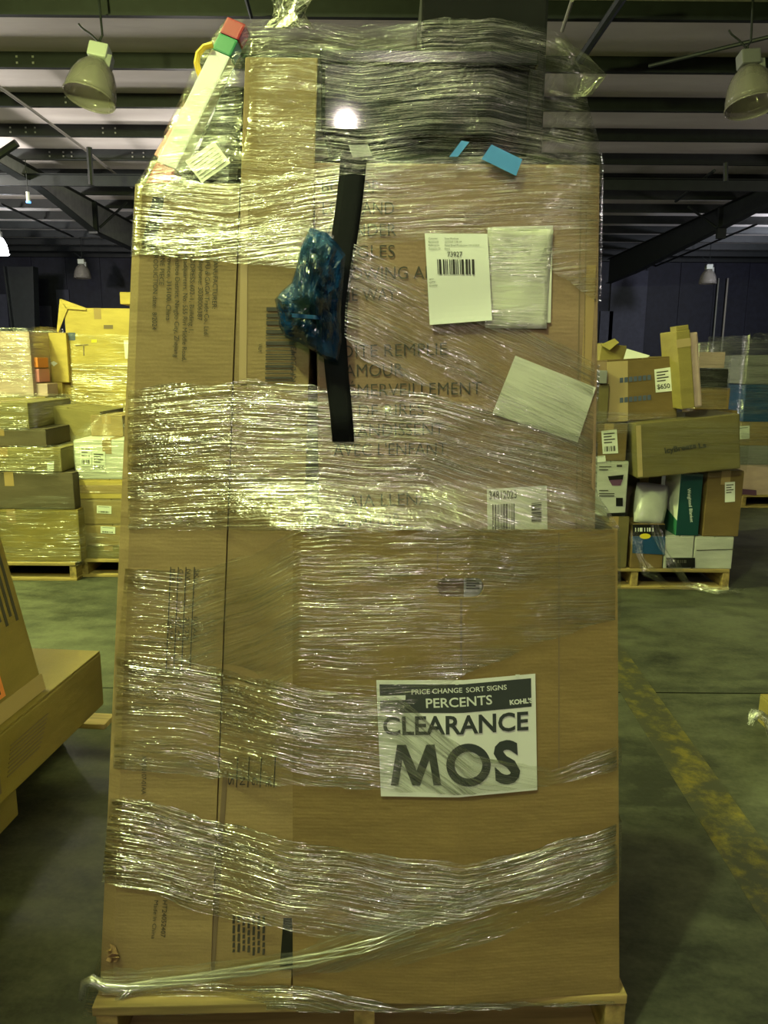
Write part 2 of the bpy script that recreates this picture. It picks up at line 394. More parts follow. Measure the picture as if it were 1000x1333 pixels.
# ---- generic carton
def carton(name, label, cat, x0, x1, y0, y1, z0, z1, mat, yaw=0, tilt=0, group=None, tape='top', edge=.006, flaps=True, lean=0, tmat=None):
    w, d, h = x1 - x0, y1 - y0, z1 - z0
    t = thing(name, label, cat, ((x0 + x1) / 2, (y0 + y1) / 2, z0), (lean, tilt, yaw), group)
    m = W[t.name]
    MB().box(-w / 2, w / 2, -d / 2, d / 2, 0, h - .008, m, edge).build('body', mat, t)
    if flaps:
        for s in (-1, 1):
            MB().box(min(s * .003, s * (w / 2 - .002)), max(s * .003, s * (w / 2 - .002)), -d / 2 + .002, d / 2 - .002, h - .008, h - .001, m, .002).build('flap', mat, t)
    if tape == 'top':
        b = MB(); b.box(-.03, .03, -d / 2 - .001, d / 2 + .001, h - .001, h, m)
        b.box(-.03, .03, -d / 2 - .0015, -d / 2 - .0002, h - min(.09, h * .4), h, m)
        b.build('packing_tape', tmat or M['tape'], t)
    elif tape == 'front':
        b = MB(); b.box(-w / 2 - .001, w / 2 + .001, -d / 2 - .0015, -d / 2 - .0002, h * .5 - .028, h * .5 + .028, m)
        b.build('packing_tape', tmat or M['tape'], t)
    fy = -d / 2
    def fn(x, z):     # world y of the front face at world x, z
        inv = m.inverted(); n = m.to_3x3() @ Vector((0, -1, 0)); p = m @ Vector((0, fy, 0))
        return p.y - (n.x * (x - p.x) + n.z * (z - p.z)) / n.y
    return t, fn
def cpx(name, label, cat, px0, py0, px1, py1, Y, depth, mat, z0=None, **kw):
    a = aty(px0, (py0 + py1) / 2, Y); b = aty(px1, (py0 + py1) / 2, Y); c = aty((px0 + px1) / 2, py0, Y); d = aty((px0 + px1) / 2, py1, Y)
    return carton(name, label, cat, a.x, b.x, Y, Y + depth, d.z if z0 is None else z0, c.z, mat, **kw)
def label_on(t, fn, c, name='shipping_label', mat=None, lines=3, big=None, bar=True, off=.003, seed=3):
    """a stuck-on paper label with printed lines: pixel corners TL TR BR BL"""
    b = MB(); pts = [S(fn, *p, off) for p in c]
    n = (pts[1] - pts[0]).cross(pts[3] - pts[0]).normalized()
    if n.y > 0: n = -n
    b.hexa([pts[3] - n * .0012, pts[2] - n * .0012, pts[2] - n * .0002, pts[3] - n * .0002, pts[0] - n * .0012, pts[1] - n * .0012, pts[1] - n * .0002, pts[0] - n * .0002])
    b = MB(); b.add([p + n * 0 for p in pts] + [p - n * .0015 for p in pts], [(0, 1, 2, 3), (7, 6, 5, 4), (0, 4, 5, 1), (1, 5, 6, 2), (2, 6, 7, 3), (3, 7, 4, 0)])
    o = b.build(name, mat or M['paper'], t, label='white paper label with black print')
    ink = MB(); (A, B, C, D) = [Vector(p) for p in c]
    def P(s, q): return tuple(A.lerp(B, s).lerp(D.lerp(C, s), q))
    rows = [.12 + .5 * i / max(1, lines) for i in range(lines)]
    for i, q in enumerate(rows): quadpx(ink, fn, [P(.12, q), P(.85 - .2 * (i % 2), q), P(.85 - .2 * (i % 2), q + .05), P(.12, q + .05)], off + .0012)
    if big: text(ink, fn, big, P(.1, .86), P(.9, .86), abs(D.y - A.y) * .2, off + .0012, .02)
    elif bar: bars(ink, fn, [P(.12, .68), P(.88, .68), P(.88, .9), P(.12, .9)], 26, off + .0012, True, seed)
    ink.build('label_print', M['ink_grey'], o)
    return o
# ---- pallet
def pallet(label, cx, cy, yaw, w=1.1, d=1.1, h=.14, along='x', mat=None, group='wooden pallets'):
    """deck boards run along x (stringers along y) or the other way round"""
    t = thing('pallet', label, 'pallet', (cx, cy, 0), (0, 0, yaw), group); m = W[t.name]
    L_, D_ = (w, d) if along == 'x' else (d, w)
    def put(name, a0, a1, b0, b1, z0, z1, mm):
        if along == 'x': MB().box(a0, a1, b0, b1, z0, z1, m, .003).build(name, mm, t)
        else: MB().box(b0, b1, a0, a1, z0, z1, m, .003).build(name, mm, t)
    mb_, ms_ = (M['wood'], M['wood_y']) if along == 'x' else (M['wood_y'], M['wood'])
    n = 7; bw = D_ / n - .022
    for i in range(n):
        c = -D_ / 2 + bw / 2 + (D_ - bw) * i / (n - 1); e = random.uniform(-.008, .008)
        put('deck_board', -L_ / 2 + e, L_ / 2 + e, c - bw / 2, c + bw / 2, h - .02 + random.uniform(-.003, 0), h, mb_)
    for k in (-1, 0, 1):
        c = k * (L_ / 2 - .025); put('stringer', c - .022, c + .022, -D_ / 2 + .004, D_ / 2 - .004, .018, h - .024, ms_)
    for i in range(3):
        c = -D_ / 2 + bw / 2 + (D_ - bw) * i / 2; put('bottom_board', -L_ / 2, L_ / 2, c - bw / 2, c + bw / 2, 0, .018, mb_)
    return t
# ---- film strip around a closed plan
def loop_band(t, plan, z0, z1, mat, name='film_layer', nv=6, wob=.0, closed=True):
    pts = []
    n = len(plan)
    for i in range(n if closed else n - 1):
        a, b = Vector(plan[i]), Vector(plan[(i + 1) % n]); k = max(2, int((b - a).length / .08))
        pts += [a.lerp(b, j / k) for j in range(k)]
    pts.append(Vector(plan[0]) if closed else Vector(plan[-1]))
    us = [0]
    for a, b in zip(pts, pts[1:]): us.append(us[-1] + (b - a).length)
    rows, uvs = [], []
    for j in range(nv + 1):
        r, q = [], []
        for u, p in zip(us, pts):
            zz0 = z0 + wob * noise.noise(Vector((u * 1.7 if u < us[-1] - 1e-6 else 0, 3, z0 * 7))); zz1 = z1 + wob * noise.noise(Vector((u * 1.7 if u < us[-1] - 1e-6 else 0, 9, z1 * 5)))
            z = zz0 + (zz1 - zz0) * j / nv; r.append((p.x, p.y, z)); q.append((u, z))
        rows.append(r); uvs.append(q)
    return MB().grid(rows, uvs).build(name, mat, t, smooth=True)
def rect(x0, x1, y0, y1, c=.03): return [(x0 + c, y0), (x1 - c, y0), (x1, y0 + c), (x1, y1 - c), (x1 - c, y1), (x0 + c, y1), (x0, y1 - c), (x0, y0 + c)]

# ================================================================== the hall
XW, YB, YF, ZC = 21.0, -12.0, 28.5, 5.2
fl = MB().box(-XW, XW, YB, YF, -.2, 0).build('floor', M['floor'], None, kind='structure')
fl['label'] = 'worn grey concrete warehouse floor'
# painted line on the slab: two worn stripes seen right of the load, and saw-cut joints
b = MB()
p = [atz(803, 885, 0), atz(842, 885, 0), atz(1040, 1160, 0), atz(1030, 1245, 0)]
a0, a1, c1, c0 = [Vector((q.x, q.y, 0)) for q in p]
dirv = (c0 - a0).normalized(); side = Vector((dirv.y, -dirv.x, 0))
s0 = a0 - dirv * .5
def strip(o, dv, l, w, z0, z1):
    q = [o, o + Vector((dv.y, -dv.x, 0)) * w, o + Vector((dv.y, -dv.x, 0)) * w + dv * l, o + dv * l]
    return [Vector((k.x, k.y, z0)) for k in q] + [Vector((k.x, k.y, z1)) for k in q]
b.hexa(strip(s0 - Vector((.02, 0, 0)), dirv, 3.6, -.16, .0002, .0016)); b.build('painted_line', M['line'], fl)
for (ax, ay, bx, by) in ((-12, 3.27, 12, 3.23),):
    v = Vector((bx - ax, by - ay, 0)); MB().hexa(strip(Vector((ax, ay, 0)), v.normalized(), v.length, .008, .0002, .0009)).build('saw_joint', M['black_matte'], fl)
for nm, c in (('wall_back', (-XW, XW, YF, YF + .2)), ('wall_front', (-XW, XW, YB - .2, YB)), ('wall_left', (-XW - .2, -XW, YB, YF)), ('wall_right', (XW, XW + .2, YB, YF))):
    w = MB().box(*c, 0, ZC).build(nm, M['navy'] if nm != 'wall_front' else M['wall_dark'], None, kind='structure')
    if nm == 'wall_back':
        x = -20.0
        while x < 20:                                  # ribs of the sheeting
            MB().box(x, x + .06, YF - .04, YF, 0, ZC).build('wall_rib', M['navy'], w); x += 1.22
        for (px0, px1, py0, py1) in ((-12, 16, 383, 470), (46, 72, 398, 470), (73, 96, 377, 470), (782, 796, 405, 445), (797, 838, 352, 440)):
            a, c = aty(px0, py0, YF - .05), aty(px1, py1, YF - .05)
            MB().box(a.x, c.x, YF - .08, YF - .041, 0, a.z).build('wall_panel', M['navy_light'], w)
        for px, r in ((948, .035), (936, .025)):
            a = aty(px, 362, YF - .15); MB().tube([(a.x, YF - .15, 0), (a.x, YF - .15, a.z)], r).build('conduit', M['rod'] if px == 948 else M['steel_grey'], w)
# steel columns under the girders' far ends
for px in (31,):
    a = aty(px, 400, 25.0); w = thing('steel_column', 'dark tapered steel column standing before the far wall', 'column', (a.x, 25, 0))
    for nm, x0, x1, k in (('column_flange', -.36, -.32, 0), ('column_web', -.32, .32, 0), ('column_flange', .32, .36, 0)):
        hw = .18 if nm == 'column_flange' else .03
        MB().hexa([Vector((a.x + x0 * .7, 25 - hw, 0)), Vector((a.x + x1 * .7, 25 - hw, 0)), Vector((a.x + x1 * .7, 25 + hw, 0)), Vector((a.x + x0 * .7, 25 + hw, 0)),
                   Vector((a.x + x0 * 1.3, 25 - hw, 4.3)), Vector((a.x + x1 * 1.3, 25 - hw, 4.3)), Vector((a.x + x1 * 1.3, 25 + hw, 4.3)), Vector((a.x + x0 * 1.3, 25 + hw, 4.3))]).build(nm, M['steel'], w)
ce = MB().box(-XW, XW, YB, YF, ZC, ZC + .15).build('ceiling', M['roof'], None, kind='structure')
# purlins every 1.48 m (Z sections with bolt heads near the laps)
y = 8.95 - 1.48 * 3
while y < YF - .2:
    b = MB()
    b.box(-XW, XW, y - .004, y + .004, 5.0, ZC); b.box(-XW, XW, y - .065, y, 5.0, 5.012); b.box(-XW, XW, y, y + .065, ZC - .012, ZC)
    b.build('purlin', M['steel'], ce)
    if 7 < y < 16:
        g = MB()
        for x in (-6.1, -5.85, -5.7, -4.6, -4.4, .9, 1.1, 1.45, 8.2):
            for z in (5.07, 5.14): g.box(x - .012, x + .012, y - .016, y - .004, z - .012, z + .012)
        g.build('bolt_row', M['bolt'], ce)
    y += 1.48
# tapered roof girders running away from the camera
for gx, prof, mm in ((-6.7, [(6, 4.95), (13.4, 4.78), (15.8, 4.70), (18.5, 4.35), (21.3, 4.34), (27.5, 4.30)], M['steel_grey']), (7.67, [(6, 4.9), (12, 4.75), (16.2, 4.64), (24.6, 4.24), (27.5, 4.2)], M['steel'])):
    w = MB(); f1 = MB(); f2 = MB()
    for (ya, za), (yb, zb) in zip(prof, prof[1:]):
        def pr(bb, hw, z0a, z1a, z0b, z1b):
            bb.hexa([Vector(q) for q in ((gx - hw, ya, z0a), (gx + hw, ya, z0a), (gx + hw, yb, z0b), (gx - hw, yb, z0b), (gx - hw, ya, z1a), (gx + hw, ya, z1a), (gx + hw, yb, z1b), (gx - hw, yb, z1b))])
        pr(w, .006, za, 4.98, zb, 4.98); pr(f1, .10, za - .014, za, zb - .014, zb); pr(f2, .10, 4.98, 4.995, 4.98, 4.995)
    w.build('girder_web', mm, ce); f1.build('girder_flange', M['steel'], ce); f2.build('girder_flange', M['steel'], ce)
    MB().box(gx - .1, gx + .1, 18.45, 18.55, 4.3, 5).build('splice_plate', M['steel'], ce)
    for yy in (12.0, 18.6):
        MB().tube([(gx + .1, yy, 4.45 if yy > 15 else 4.8), (gx + .75 * (1 if gx < 0 else -1), yy + .05, 5.02)], .028).build('flange_brace', M['steel'], ce)
# strut beam that crosses in front of the left girder, and one on the right
MB().box(-16, 16, 15.1, 15.16, 4.62, 4.80).box(-16, 16, 15.0, 15.26, 4.80, 4.81).build('strut_beam', M['steel'], ce)
# bracing rods
for pts, r, mm in (([atz(-20, 100, 4.97), atz(40, 142, 4.97), atz(105, 190, 4.97), atz(172, 244, 4.97)], .022, M['rod']), ([atz(812, -6, 4.95), atz(755, 78, 4.95)], .05, M['steel']),
                   ([atz(1010, 46, 4.9), atz(845, 86, 4.9)], .022, M['steel']), ([atz(320, -4, 4.95), atz(327, 22, 4.95)], .02, M['steel']), ([aty(116, 192, 12.8), aty(119, 241, 12.8)], .045, M['steel']),
                   ([atz(745, 0, 4.97), atz(732, 40, 4.97)], .02, M['rod']), ([atz(985, 292, 4.9), atz(850, 348, 4.9)], .03, M['steel']), ([aty(945, 212, 13.3), aty(945, 236, 13.3)], .04, M['steel']),
                   ([atz(930, 222, 4.9), atz(880, 262, 4.9)], .03, M['steel']), ([atz(0, 265, 4.9), atz(95, 308, 4.9)], .03, M['steel']),
                   ([aty(-5, 204, 12), aty(22, 186, 12)], .06, M['steel'])):
    MB().tube(pts, r).build('brace_rod', mm, ce)
# a pendant with a blue tip
a = aty(37, 262, 14.8); t = thing('pendant_sensor', 'small white pendant with a glowing blue tip under the roof strut', 'sensor', (a.x, 14.8, a.z))
MB().tube([(a.x, 14.8, a.z), (a.x, 14.8, a.z + .16)], .035).build('housing', M['white_paint'], t); MB().tube([(a.x, 14.8, a.z - .03), (a.x, 14.8, a.z)], .045).build('light_tip', M['blue_glow'], t)
MB().tube([(a.x, 14.8, a.z + .16), (a.x, 14.8, 5.0)], .008).build('stem', M['steel'], t)

def high_bay(px, py, Y, label, tilt=(0, 0), lit=False, s=1.0, housing='white_paint'):
    a = aty(px, py, Y); t = thing('high_bay_lamp', label, 'lamp', tuple(a), (tilt[0], tilt[1], 0), 'high bay lamps'); m = W[t.name] @ Matrix.Scale(s, 4)
    prof = [(.255, -.20), (.25, -.12), (.225, 0), (.18, .10), (.11, .18), (.05, .21)]
    d = MB().lathe(prof, m, 32).build('dome_shade', M['bulb'] if lit else M['dome'], t, smooth=True); solid(d, .006)
    MB().lathe([(.262, -.215), (.268, -.20), (.258, -.19), (.25, -.2), (.262, -.215)], m, 32).build('dome_rim', M['dome'] if not lit else M['bulb'], t, smooth=True)
    if not lit: MB().lathe([(.0, -.08), (.045, -.06), (.06, .0), (.045, .09), (.03, .2)], m, 16).build('bulb', M['white_paint'], t, smooth=True)
    MB().box(-.10, .10, -.08, .08, .21, .36, m, .02).build('ballast_housing', M[housing], t)
    MB().box(.09, .15, -.05, .05, .13, .27, m, .01).build('capacitor_box', M['steel_grey'], t)
    top = W[t.name] @ Vector((0, 0, .36 * s))
    MB().tube([top, top + Vector((-.01, 0, .06)), top + Vector((.02, 0, .1)), Vector((top.x, top.y, 5.2))], .012).build('hook', M['steel'], t)
    pts = [top + Vector((0, 0, .04)) + Vector((-.1 * k - .02, 0, .04 * math.sin(k * 2) + .10 * k * k * .5)) for k in [i / 4 for i in range(9)]]
    MB().tube(pts, .010).build('power_cord', M['steel'], t)
high_bay(122, 103, 8.65, 'unlit dome lamp hung askew beneath the roof, left of the load', (R(-14), R(11)))
high_bay(977, 113, 8.65, 'unlit dome lamp hung beneath the roof, right of the load', (R(-12), R(-4)), housing='grey_card')
high_bay(107, 353, 25, 'tiny far dome lamp above the yellow cartons', (0, 0))
high_bay(922, 360, 24.5, 'tiny far dome lamp before the navy wall on the right', (0, 0))
high_bay(-6, 318, 20.5, 'glowing lit lamp at the left edge of the picture', (0, 0), lit=True, s=1.15)

# ================================================================== the main load
def yA(x, z): return 1.400 + .055 * (z - .14)
def yB(x, z): return 1.404 + .055 * (z - .14)
XC = .155
def yC(x, z): return 1.372 + .035 * (z - .14) + (.10 * (x - XC) if x > XC else .02 * (XC - x))
def yD(x, z): return 1.462 + .03 * (z - 1.06)
def yF(x, z):
    """front of the taut film, just proud of the goods"""
    a = yA(x, z)
    if z < 1.15: c = yC(x, z) + (0 if z < 1.1 else 0)
    elif z < 1.22: k = (z - 1.15) / .07; c = yC(x, 1.15) * (1 - k) + yD(x, z) * k
    else: c = yD(x, z)
    k = min(1, max(0, (x + .33) / .125)); r_ = a * (1 - k) + c * k
    if z > 1.77 and x < -.235: w = min(1, (-.235 - x) / .05); r_ += w * w * (3 - 2 * w) * .55 * (z - 1.77)
    return r_
pm = pallet('yellowish wooden pallet under the tall wrapped load in front', -.055, 1.955, R(2.2), 1.12, 1.15, .14, 'x')
DZ = .141
def pt(fn, px, py, z=None):
    p = S(fn, px, py)
    if z is None: return p
    # same pixel column at height z
    y = fn(p.x, z); return Vector((p.x, y, z))
def back(p, d, dx=0): return Vector((p.x + dx, p.y + d, p.z))
def xz(fn, x, z): return Vector((x, fn(x, z), z))
def colx(fn, px, py): return S(fn, px, py).x
DEP = .95
# --- carton A : tall and narrow, crushed left edge
A = {k: S(yA, *v) for k, v in dict(tl=(185, 238), tr=(312, 238), bl=(147, 1270), br=(273, 1275)).items()}
tA = thing('tall_carton', 'tall narrow brown carton at the left of the load, printed with a manufacturer address', 'carton', ((A['bl'].x + A['br'].x) / 2, A['bl'].y + DEP / 2, DZ))
bl, br = xz(yA, A['bl'].x - .003, DZ), xz(yA, A['br'].x, DZ); tl, tr = A['tl'], A['tr']; tr.z = tl.z
ch = .024
mb = MB(); n = 10
prof = []
for i in range(n + 1):
    s = i / n; l = bl.lerp(tl, s); r_ = br.lerp(tr, s); cc = .030 * (1 - .45 * s)
    wv = .0015 * noise.noise(Vector((0, 0, s * 6)))
    prof.append([l, r_, r_ + Vector((0, DEP, 0)), l + Vector((-cc, DEP, 0)), l + Vector((-cc + wv, .012, 0))])
vs = [p for r_ in prof for p in r_]; fs = []
for i in range(n):
    for k in range(5): fs.append((i * 5 + k, i * 5 + (k + 1) % 5, (i + 1) * 5 + (k + 1) % 5, (i + 1) * 5 + k))
fs += [(4, 3, 2, 1, 0), tuple(n * 5 + k for k in range(5))]
mb.add(vs, fs).build('body', M['card'], tA)
pr = MB()
for txt, x, ya, yb in (('MANUFACTURER:', 281, 334, 402), ('FUFU & GAGA Trade Co., Ltd.', 270.5, 331, 437), ('Telephone: 3038006387', 262, 331, 417), ('ADDRESS:602-1, Building 1,', 251, 330, 433), ('Headquarters, No. 555 Riri Middle Road,', 242, 330, 470),
                       ('Yinzhou District, Ningbo City, Zhejiang', 231.5, 330, 465), ('Province, 315100, China', 221, 329, 417), ('ONE PIECE', 212, 328, 371), ('PRODUCTION date:  8/2024', 203, 328, 429)):
    pr = MB(); text(pr, yA, txt, (x - 3, ya), (x - 5, yb), 6.2); pr.build('text_line', M['ink_grey'], tA)
pr = MB(); text(pr, yA, 'KF030107-01AA', (185, 985), (184, 1034), 6)
pr.build('text_line', M['ink_grey'], tA)
for a_ in (('HT24052407', (212, 1172), (209, 1220), 6.2), ('Made in China', (201, 1172), (197, 1222), 5.2)): pr = MB(); text(pr, yA, *a_); pr.build('text_line', M['ink_grey'], tA)
pr = MB()
for i, (x, tx) in enumerate(((255, 'SKU:'), (244, 'N.W.:'), (234, 'G.W.:'), (224, 'MEAS:'))):
    text(pr, yA, tx, (x - 1, 741), (x - 2, 762), 5.5); text(pr, yA, ('1/2 AA', '21.72', '47.41', '154.94')[i], (x - 3, 803), (x - 4, 832), 5.5)
    quadpx(pr, yA, [(x - 2.4, 738), (x - 1.2, 738), (x - 7.2, 874), (x - 8.4, 874)])
pr.build('printed_table', M['ink_grey'], tA)
sheet(yA, [(199, 256), (214, 257), (202, 325), (184, 319)], .002).build('black_tape', M['black_tape'], tA, label='black tape strip at the top corner')
# torn corner near the bottom
q = S(yA, 147, 1240)
rnd = random.Random(4); b = MB()
for k in range(7):
    c = q + Vector((rnd.uniform(-.010, .014), -.002 - rnd.random() * .004, rnd.uniform(-.018, .018))); d1 = Vector((rnd.uniform(-.012, .012), -.004, rnd.uniform(-.012, .012))); d2 = Vector((rnd.uniform(-.012, .012), .002, rnd.uniform(-.012, .012)))
    b.add([c - d1, c + d2, c + d1, c - d2 + Vector((0, -.006, 0))], [(0, 1, 2), (0, 2, 3)])
solid(b.build('torn_corner', M['inner'], tA), .002)
# --- carton B : next to it, rises higher
Bc = {k: S(yB, *v) for k, v in dict(tl=(318, 74), tr=(414, 74), bl=(287, 1275), br=(379, 1280)).items()}
tB = thing('tall_carton', 'tallest narrow brown carton beside the address carton, with a large black barcode', 'carton', ((Bc['bl'].x + Bc['br'].x) / 2, 1.41 + DEP / 2, DZ))
tl, tr = Bc['tl'], Bc['tr']; tr.z = tl.z
a_b, a_t = A['br'].x + .0008, A['tr'].x + .0008; sl = (a_t - a_b) / (A['tr'].z - DZ)
tl.x = a_b + sl * (tl.z - DZ); bl, br = xz(yB, a_b, DZ), xz(yB, Bc['br'].x, DZ)
# at y 235 the carton is 4 mm clear of its neighbour
def rows_box(l0, r0, l1, r1, dep, mid=None):
    return [l0, r0, back(r0, dep), back(l0, dep), l1, r1, back(r1, dep), back(l1, dep)]
MB().hexa(rows_box(bl, br, tl, tr, DEP), .0025).build('body', M['card'], tB)
pr = MB(); bars(pr, yB, [(347, 400), (383, 400), (381, 500), (345, 500)], 60, vertical=False, seed=11)
pr.build('barcode', M['ink_grey'], tB)
for a_ in (('KF020434US', (385, 497), (386, 428), 7), ('VALM', (337, 447), (336, 458), 5)): pr = MB(); text(pr, yB, *a_); pr.build('text_line', M['ink_grey'], tB)
pr = MB()
for x, tx in ((300, 'S'), (315, 'N'), (331, 'G'), (349, 'ME')):
    text(pr, yB, tx, (x - 3, 1012), (x - 3, 1022) if len(tx) == 1 else (x - 3, 1024), 7.5)
    quadpx(pr, yB, [(x + 9, 985), (x + 10.3, 985), (x + 8.3, 1025), (x + 7, 1025)])
pr.build('printed_marks', M['ink_grey'], tB); pr = MB()
for i in range(7):
    x = 342 - i * 6.5; rnd = random.Random(i); yy = 1192
    while yy < 1240:
        l = rnd.uniform(4, 12); quadpx(pr, yB, [(x, yy), (x + 3.2, yy), (x + 2.6, yy + l), (x - .6, yy + l)]); yy += l + 2.2
pr.build('printed_text', M['ink_grey'], tB)
b = MB(); quadpx(b, yB, [(290, 1010), (296, 1010), (279, 1268), (272, 1268)], .0015); b.build('seam_tape', M['ink_soft'], tB, label='dark tape along the left seam')
b = MB(); quadpx(b, yB, [(369, 1195), (380, 1195), (384, 1262), (364, 1262)], .003); b.build('corner_tape', M['black_tape'], tB, label='black tape at the lower right corner')
# clear tape seam down the upper half
sheet(yB, [(314, 262), (323, 262), (321, 500), (311, 500)], .0015, 2, 12).build('packing_tape', M['tape_clear'], tB)

# --- carton C : broad open-topped carton, front panel folded at its middle
zt = S(yC, 600, 690).z
C_ = dict(bl=xz(yC, S(yC, 381, 1290).x, DZ), br=xz(yC, S(yC, 806, 1300).x, DZ), tl=S(yC, 381, 692), tr=S(yC, 804, 688))
C_['tl'].z = zt; C_['tr'].z = zt - .003
tC = thing('open_carton', 'broad open-topped brown carton with a clearance sign on its folded front', 'carton', (.16, 1.38 + .4, DZ))
hz0, hz1 = S(yC, 599, 778).z, S(yC, 599, 752).z; hzm = (hz0 + hz1) / 2; hr = (hz1 - hz0) / 2
hx0, hx1 = S(yC, 569, 765).x, S(yC, 630, 765).x
def Cl(z): s = (z - DZ) / (zt - DZ); return C_['bl'].x + (C_['tl'].x - C_['bl'].x) * s
def Cr(z): s = (z - DZ) / (zt - DZ); return C_['br'].x + (C_['tr'].x - C_['br'].x) * s
arcL = [(hx0 + hr - hr * math.cos(a), hzm + hr * math.sin(a)) for a in [R(-90 + 180 * i / 10) for i in range(11)]]
arcR = [(hx1 - hr + hr * math.cos(a), hzm + hr * math.sin(a)) for a in [R(90 - 180 * i / 10) for i in range(11)]]
polyL = [(Cl(DZ), DZ), (XC, DZ), (XC, hz0)] + arcL + [(XC, hz1), (XC, zt), (Cl(zt), zt)]
polyR = [(XC, DZ), (Cr(DZ), DZ), (Cr(zt), zt - .003), (XC, zt), (XC, hz1)] + arcR + [(XC, hz0)]
CD = .86
def panel(poly, name):
    o = MB().add([xz(yC, x, z) for x, z in poly], [tuple(range(len(poly)))]).build(name, M['card_c'], tC); return solid(o, .006, -1)
panel(polyL, 'front_panel'); panel(polyR, 'front_panel')
yk = 1.372 + CD
def wallp(p0, p1, p2, p3, name): return solid(MB().add([p0, p1, p2, p3], [(0, 1, 2, 3)]).build(name, M['card_c'], tC), .006, -1)
wallp(C_['br'], Vector((C_['br'].x, yk, DZ)), Vector((C_['tr'].x, yk, zt)), C_['tr'], 'side_panel')
wallp(Vector((C_['bl'].x, yk, DZ)), C_['bl'], C_['tl'], Vector((C_['tl'].x, yk, zt)), 'side_panel')
wallp(Vector((C_['br'].x, yk, DZ)), Vector((C_['bl'].x, yk, DZ)), Vector((C_['tl'].x, yk, zt)), Vector((C_['tr'].x, yk, zt)), 'rear_panel')
MB().hexa([Vector(q) for q in ((C_['bl'].x + .01, 1.40, DZ), (C_['br'].x - .01, 1.42, DZ), (C_['br'].x - .01, yk - .01, DZ), (C_['bl'].x + .01, yk - .01, DZ), (C_['bl'].x + .01, 1.40, DZ + .006), (C_['br'].x - .01, 1.42, DZ + .006), (C_['br'].x - .01, yk - .01, DZ + .006), (C_['bl'].x + .01, yk - .01, DZ + .006))]).build('bottom_panel', M['inner'], tC)
b = MB(); quadpx(b, yC, [(599, 780), (602, 780), (602, 882), (599, 882)], .001); quadpx(b, yC, [(569, 693), (570.5, 693), (570.5, 748), (569, 748)], .001); quadpx(b, yC, [(727, 693), (728.5, 693), (728.5, 1000), (727, 1000)], .001)
b.build('crease_lines', M['ink_soft'], tC)
# --- inner carton seen through the hand hole
zi = 1.055
tI, fI = carton('inner_carton', 'brown inner carton glimpsed through the hand hole of the open carton', 'carton', -.13, .39, 1.47, 2.15, DZ + .007, zi, M['inner'])
label_on(tI, fI, [(604, 747), (628, 747), (628, 782), (604, 782)], lines=5, bar=False, seed=8)
# --- carton D : upper carton with the printed verses
D_ = dict(tl=S(yD, 409, 211), tr=S(yD, 782, 208), bl=S(yD, 416, 755), br=S(yD, 774, 755))
zD = D_['tl'].z; D_['tr'].z = zD
for k in ('bl', 'br'): D_[k] = xz(yD, D_[k].x, zi + .001)
tD = thing('printed_carton', 'brown upper carton printed with verses in English, French and Spanish', 'carton', (.13, 1.46 + .3, zi + .001))
MB().hexa(rows_box(D_['bl'], D_['br'], D_['tl'], D_['tr'], .64), .005).build('body', M['card_pink'], tD)
pr = MB()
for tx, p0, p1, cap in (('BOX OF', (419, 251), (492, 251), 16.5), ('LOVE AND', (420, 279), (513, 279), 16.5), ('WONDER', (421, 308), (516, 307), 16.5), ('GIGGLES', (425, 336), (514, 335), 16.5), ('GROWING ALL', (428, 365), (573, 362), 16.5), ('THE WAY', (432, 392), (516, 391), 16.5),
                        ('BOÎTE REMPLIE', (431, 466), (582, 462), 16.5), ("L'AMOUR", (436, 491), (525, 489), 16.5), ("D'ÉMERVEILLEMENT", (434, 517), (627, 513), 16.5), ('ET DE RIRES', (437, 544), (552, 541), 16.5), ('GRANDISSENT', (437, 569), (578, 566), 16.5), ("AVEC L'ENFANT", (434, 594), (582, 592), 16.5),
                        ('CAJA LLENA', (438, 661), (560, 657), 16.5), ('DE AMOR', (440, 686), (522, 684), 16.5)):
    pr = MB(); text(pr, yD, tx, p0, p1, cap, bold=-.006); pr.build('text_line', M['ink_grey'], tD)
b = MB(); quadpx(b, yD, [(756, 215), (757.5, 215), (751, 690), (749.5, 690)], .0012); quadpx(b, yD, [(764, 215), (765, 215), (758, 690), (757, 690)], .0012); b.build('score_lines', M['ink_soft'], tD)
b = MB(); quadpx(b, yD, [(764, 345), (776, 345), (768, 520), (755, 520)], .0012); b.build('packing_tape', M['tape'], tD)
lb = sheet(yD, [(634, 637), (712, 632), (713, 700), (635, 703)], .003, 3, 3).build('shipping_label', M['paper2'], tD, label='white label printed 34812023')
ink = MB(); text(ink, yD, '34812023', (637, 650), (673, 648.5), 10.5, .0045, .018)
bars(ink, yD, [(641, 657), (671, 655), (671, 690), (641, 692)], 34, .0045, True, 5); bars(ink, yD, [(692, 655), (705, 654), (705, 680), (692, 681)], 22, .0045, False, 6); ink.build('label_print', M['ink_grey'], lb)

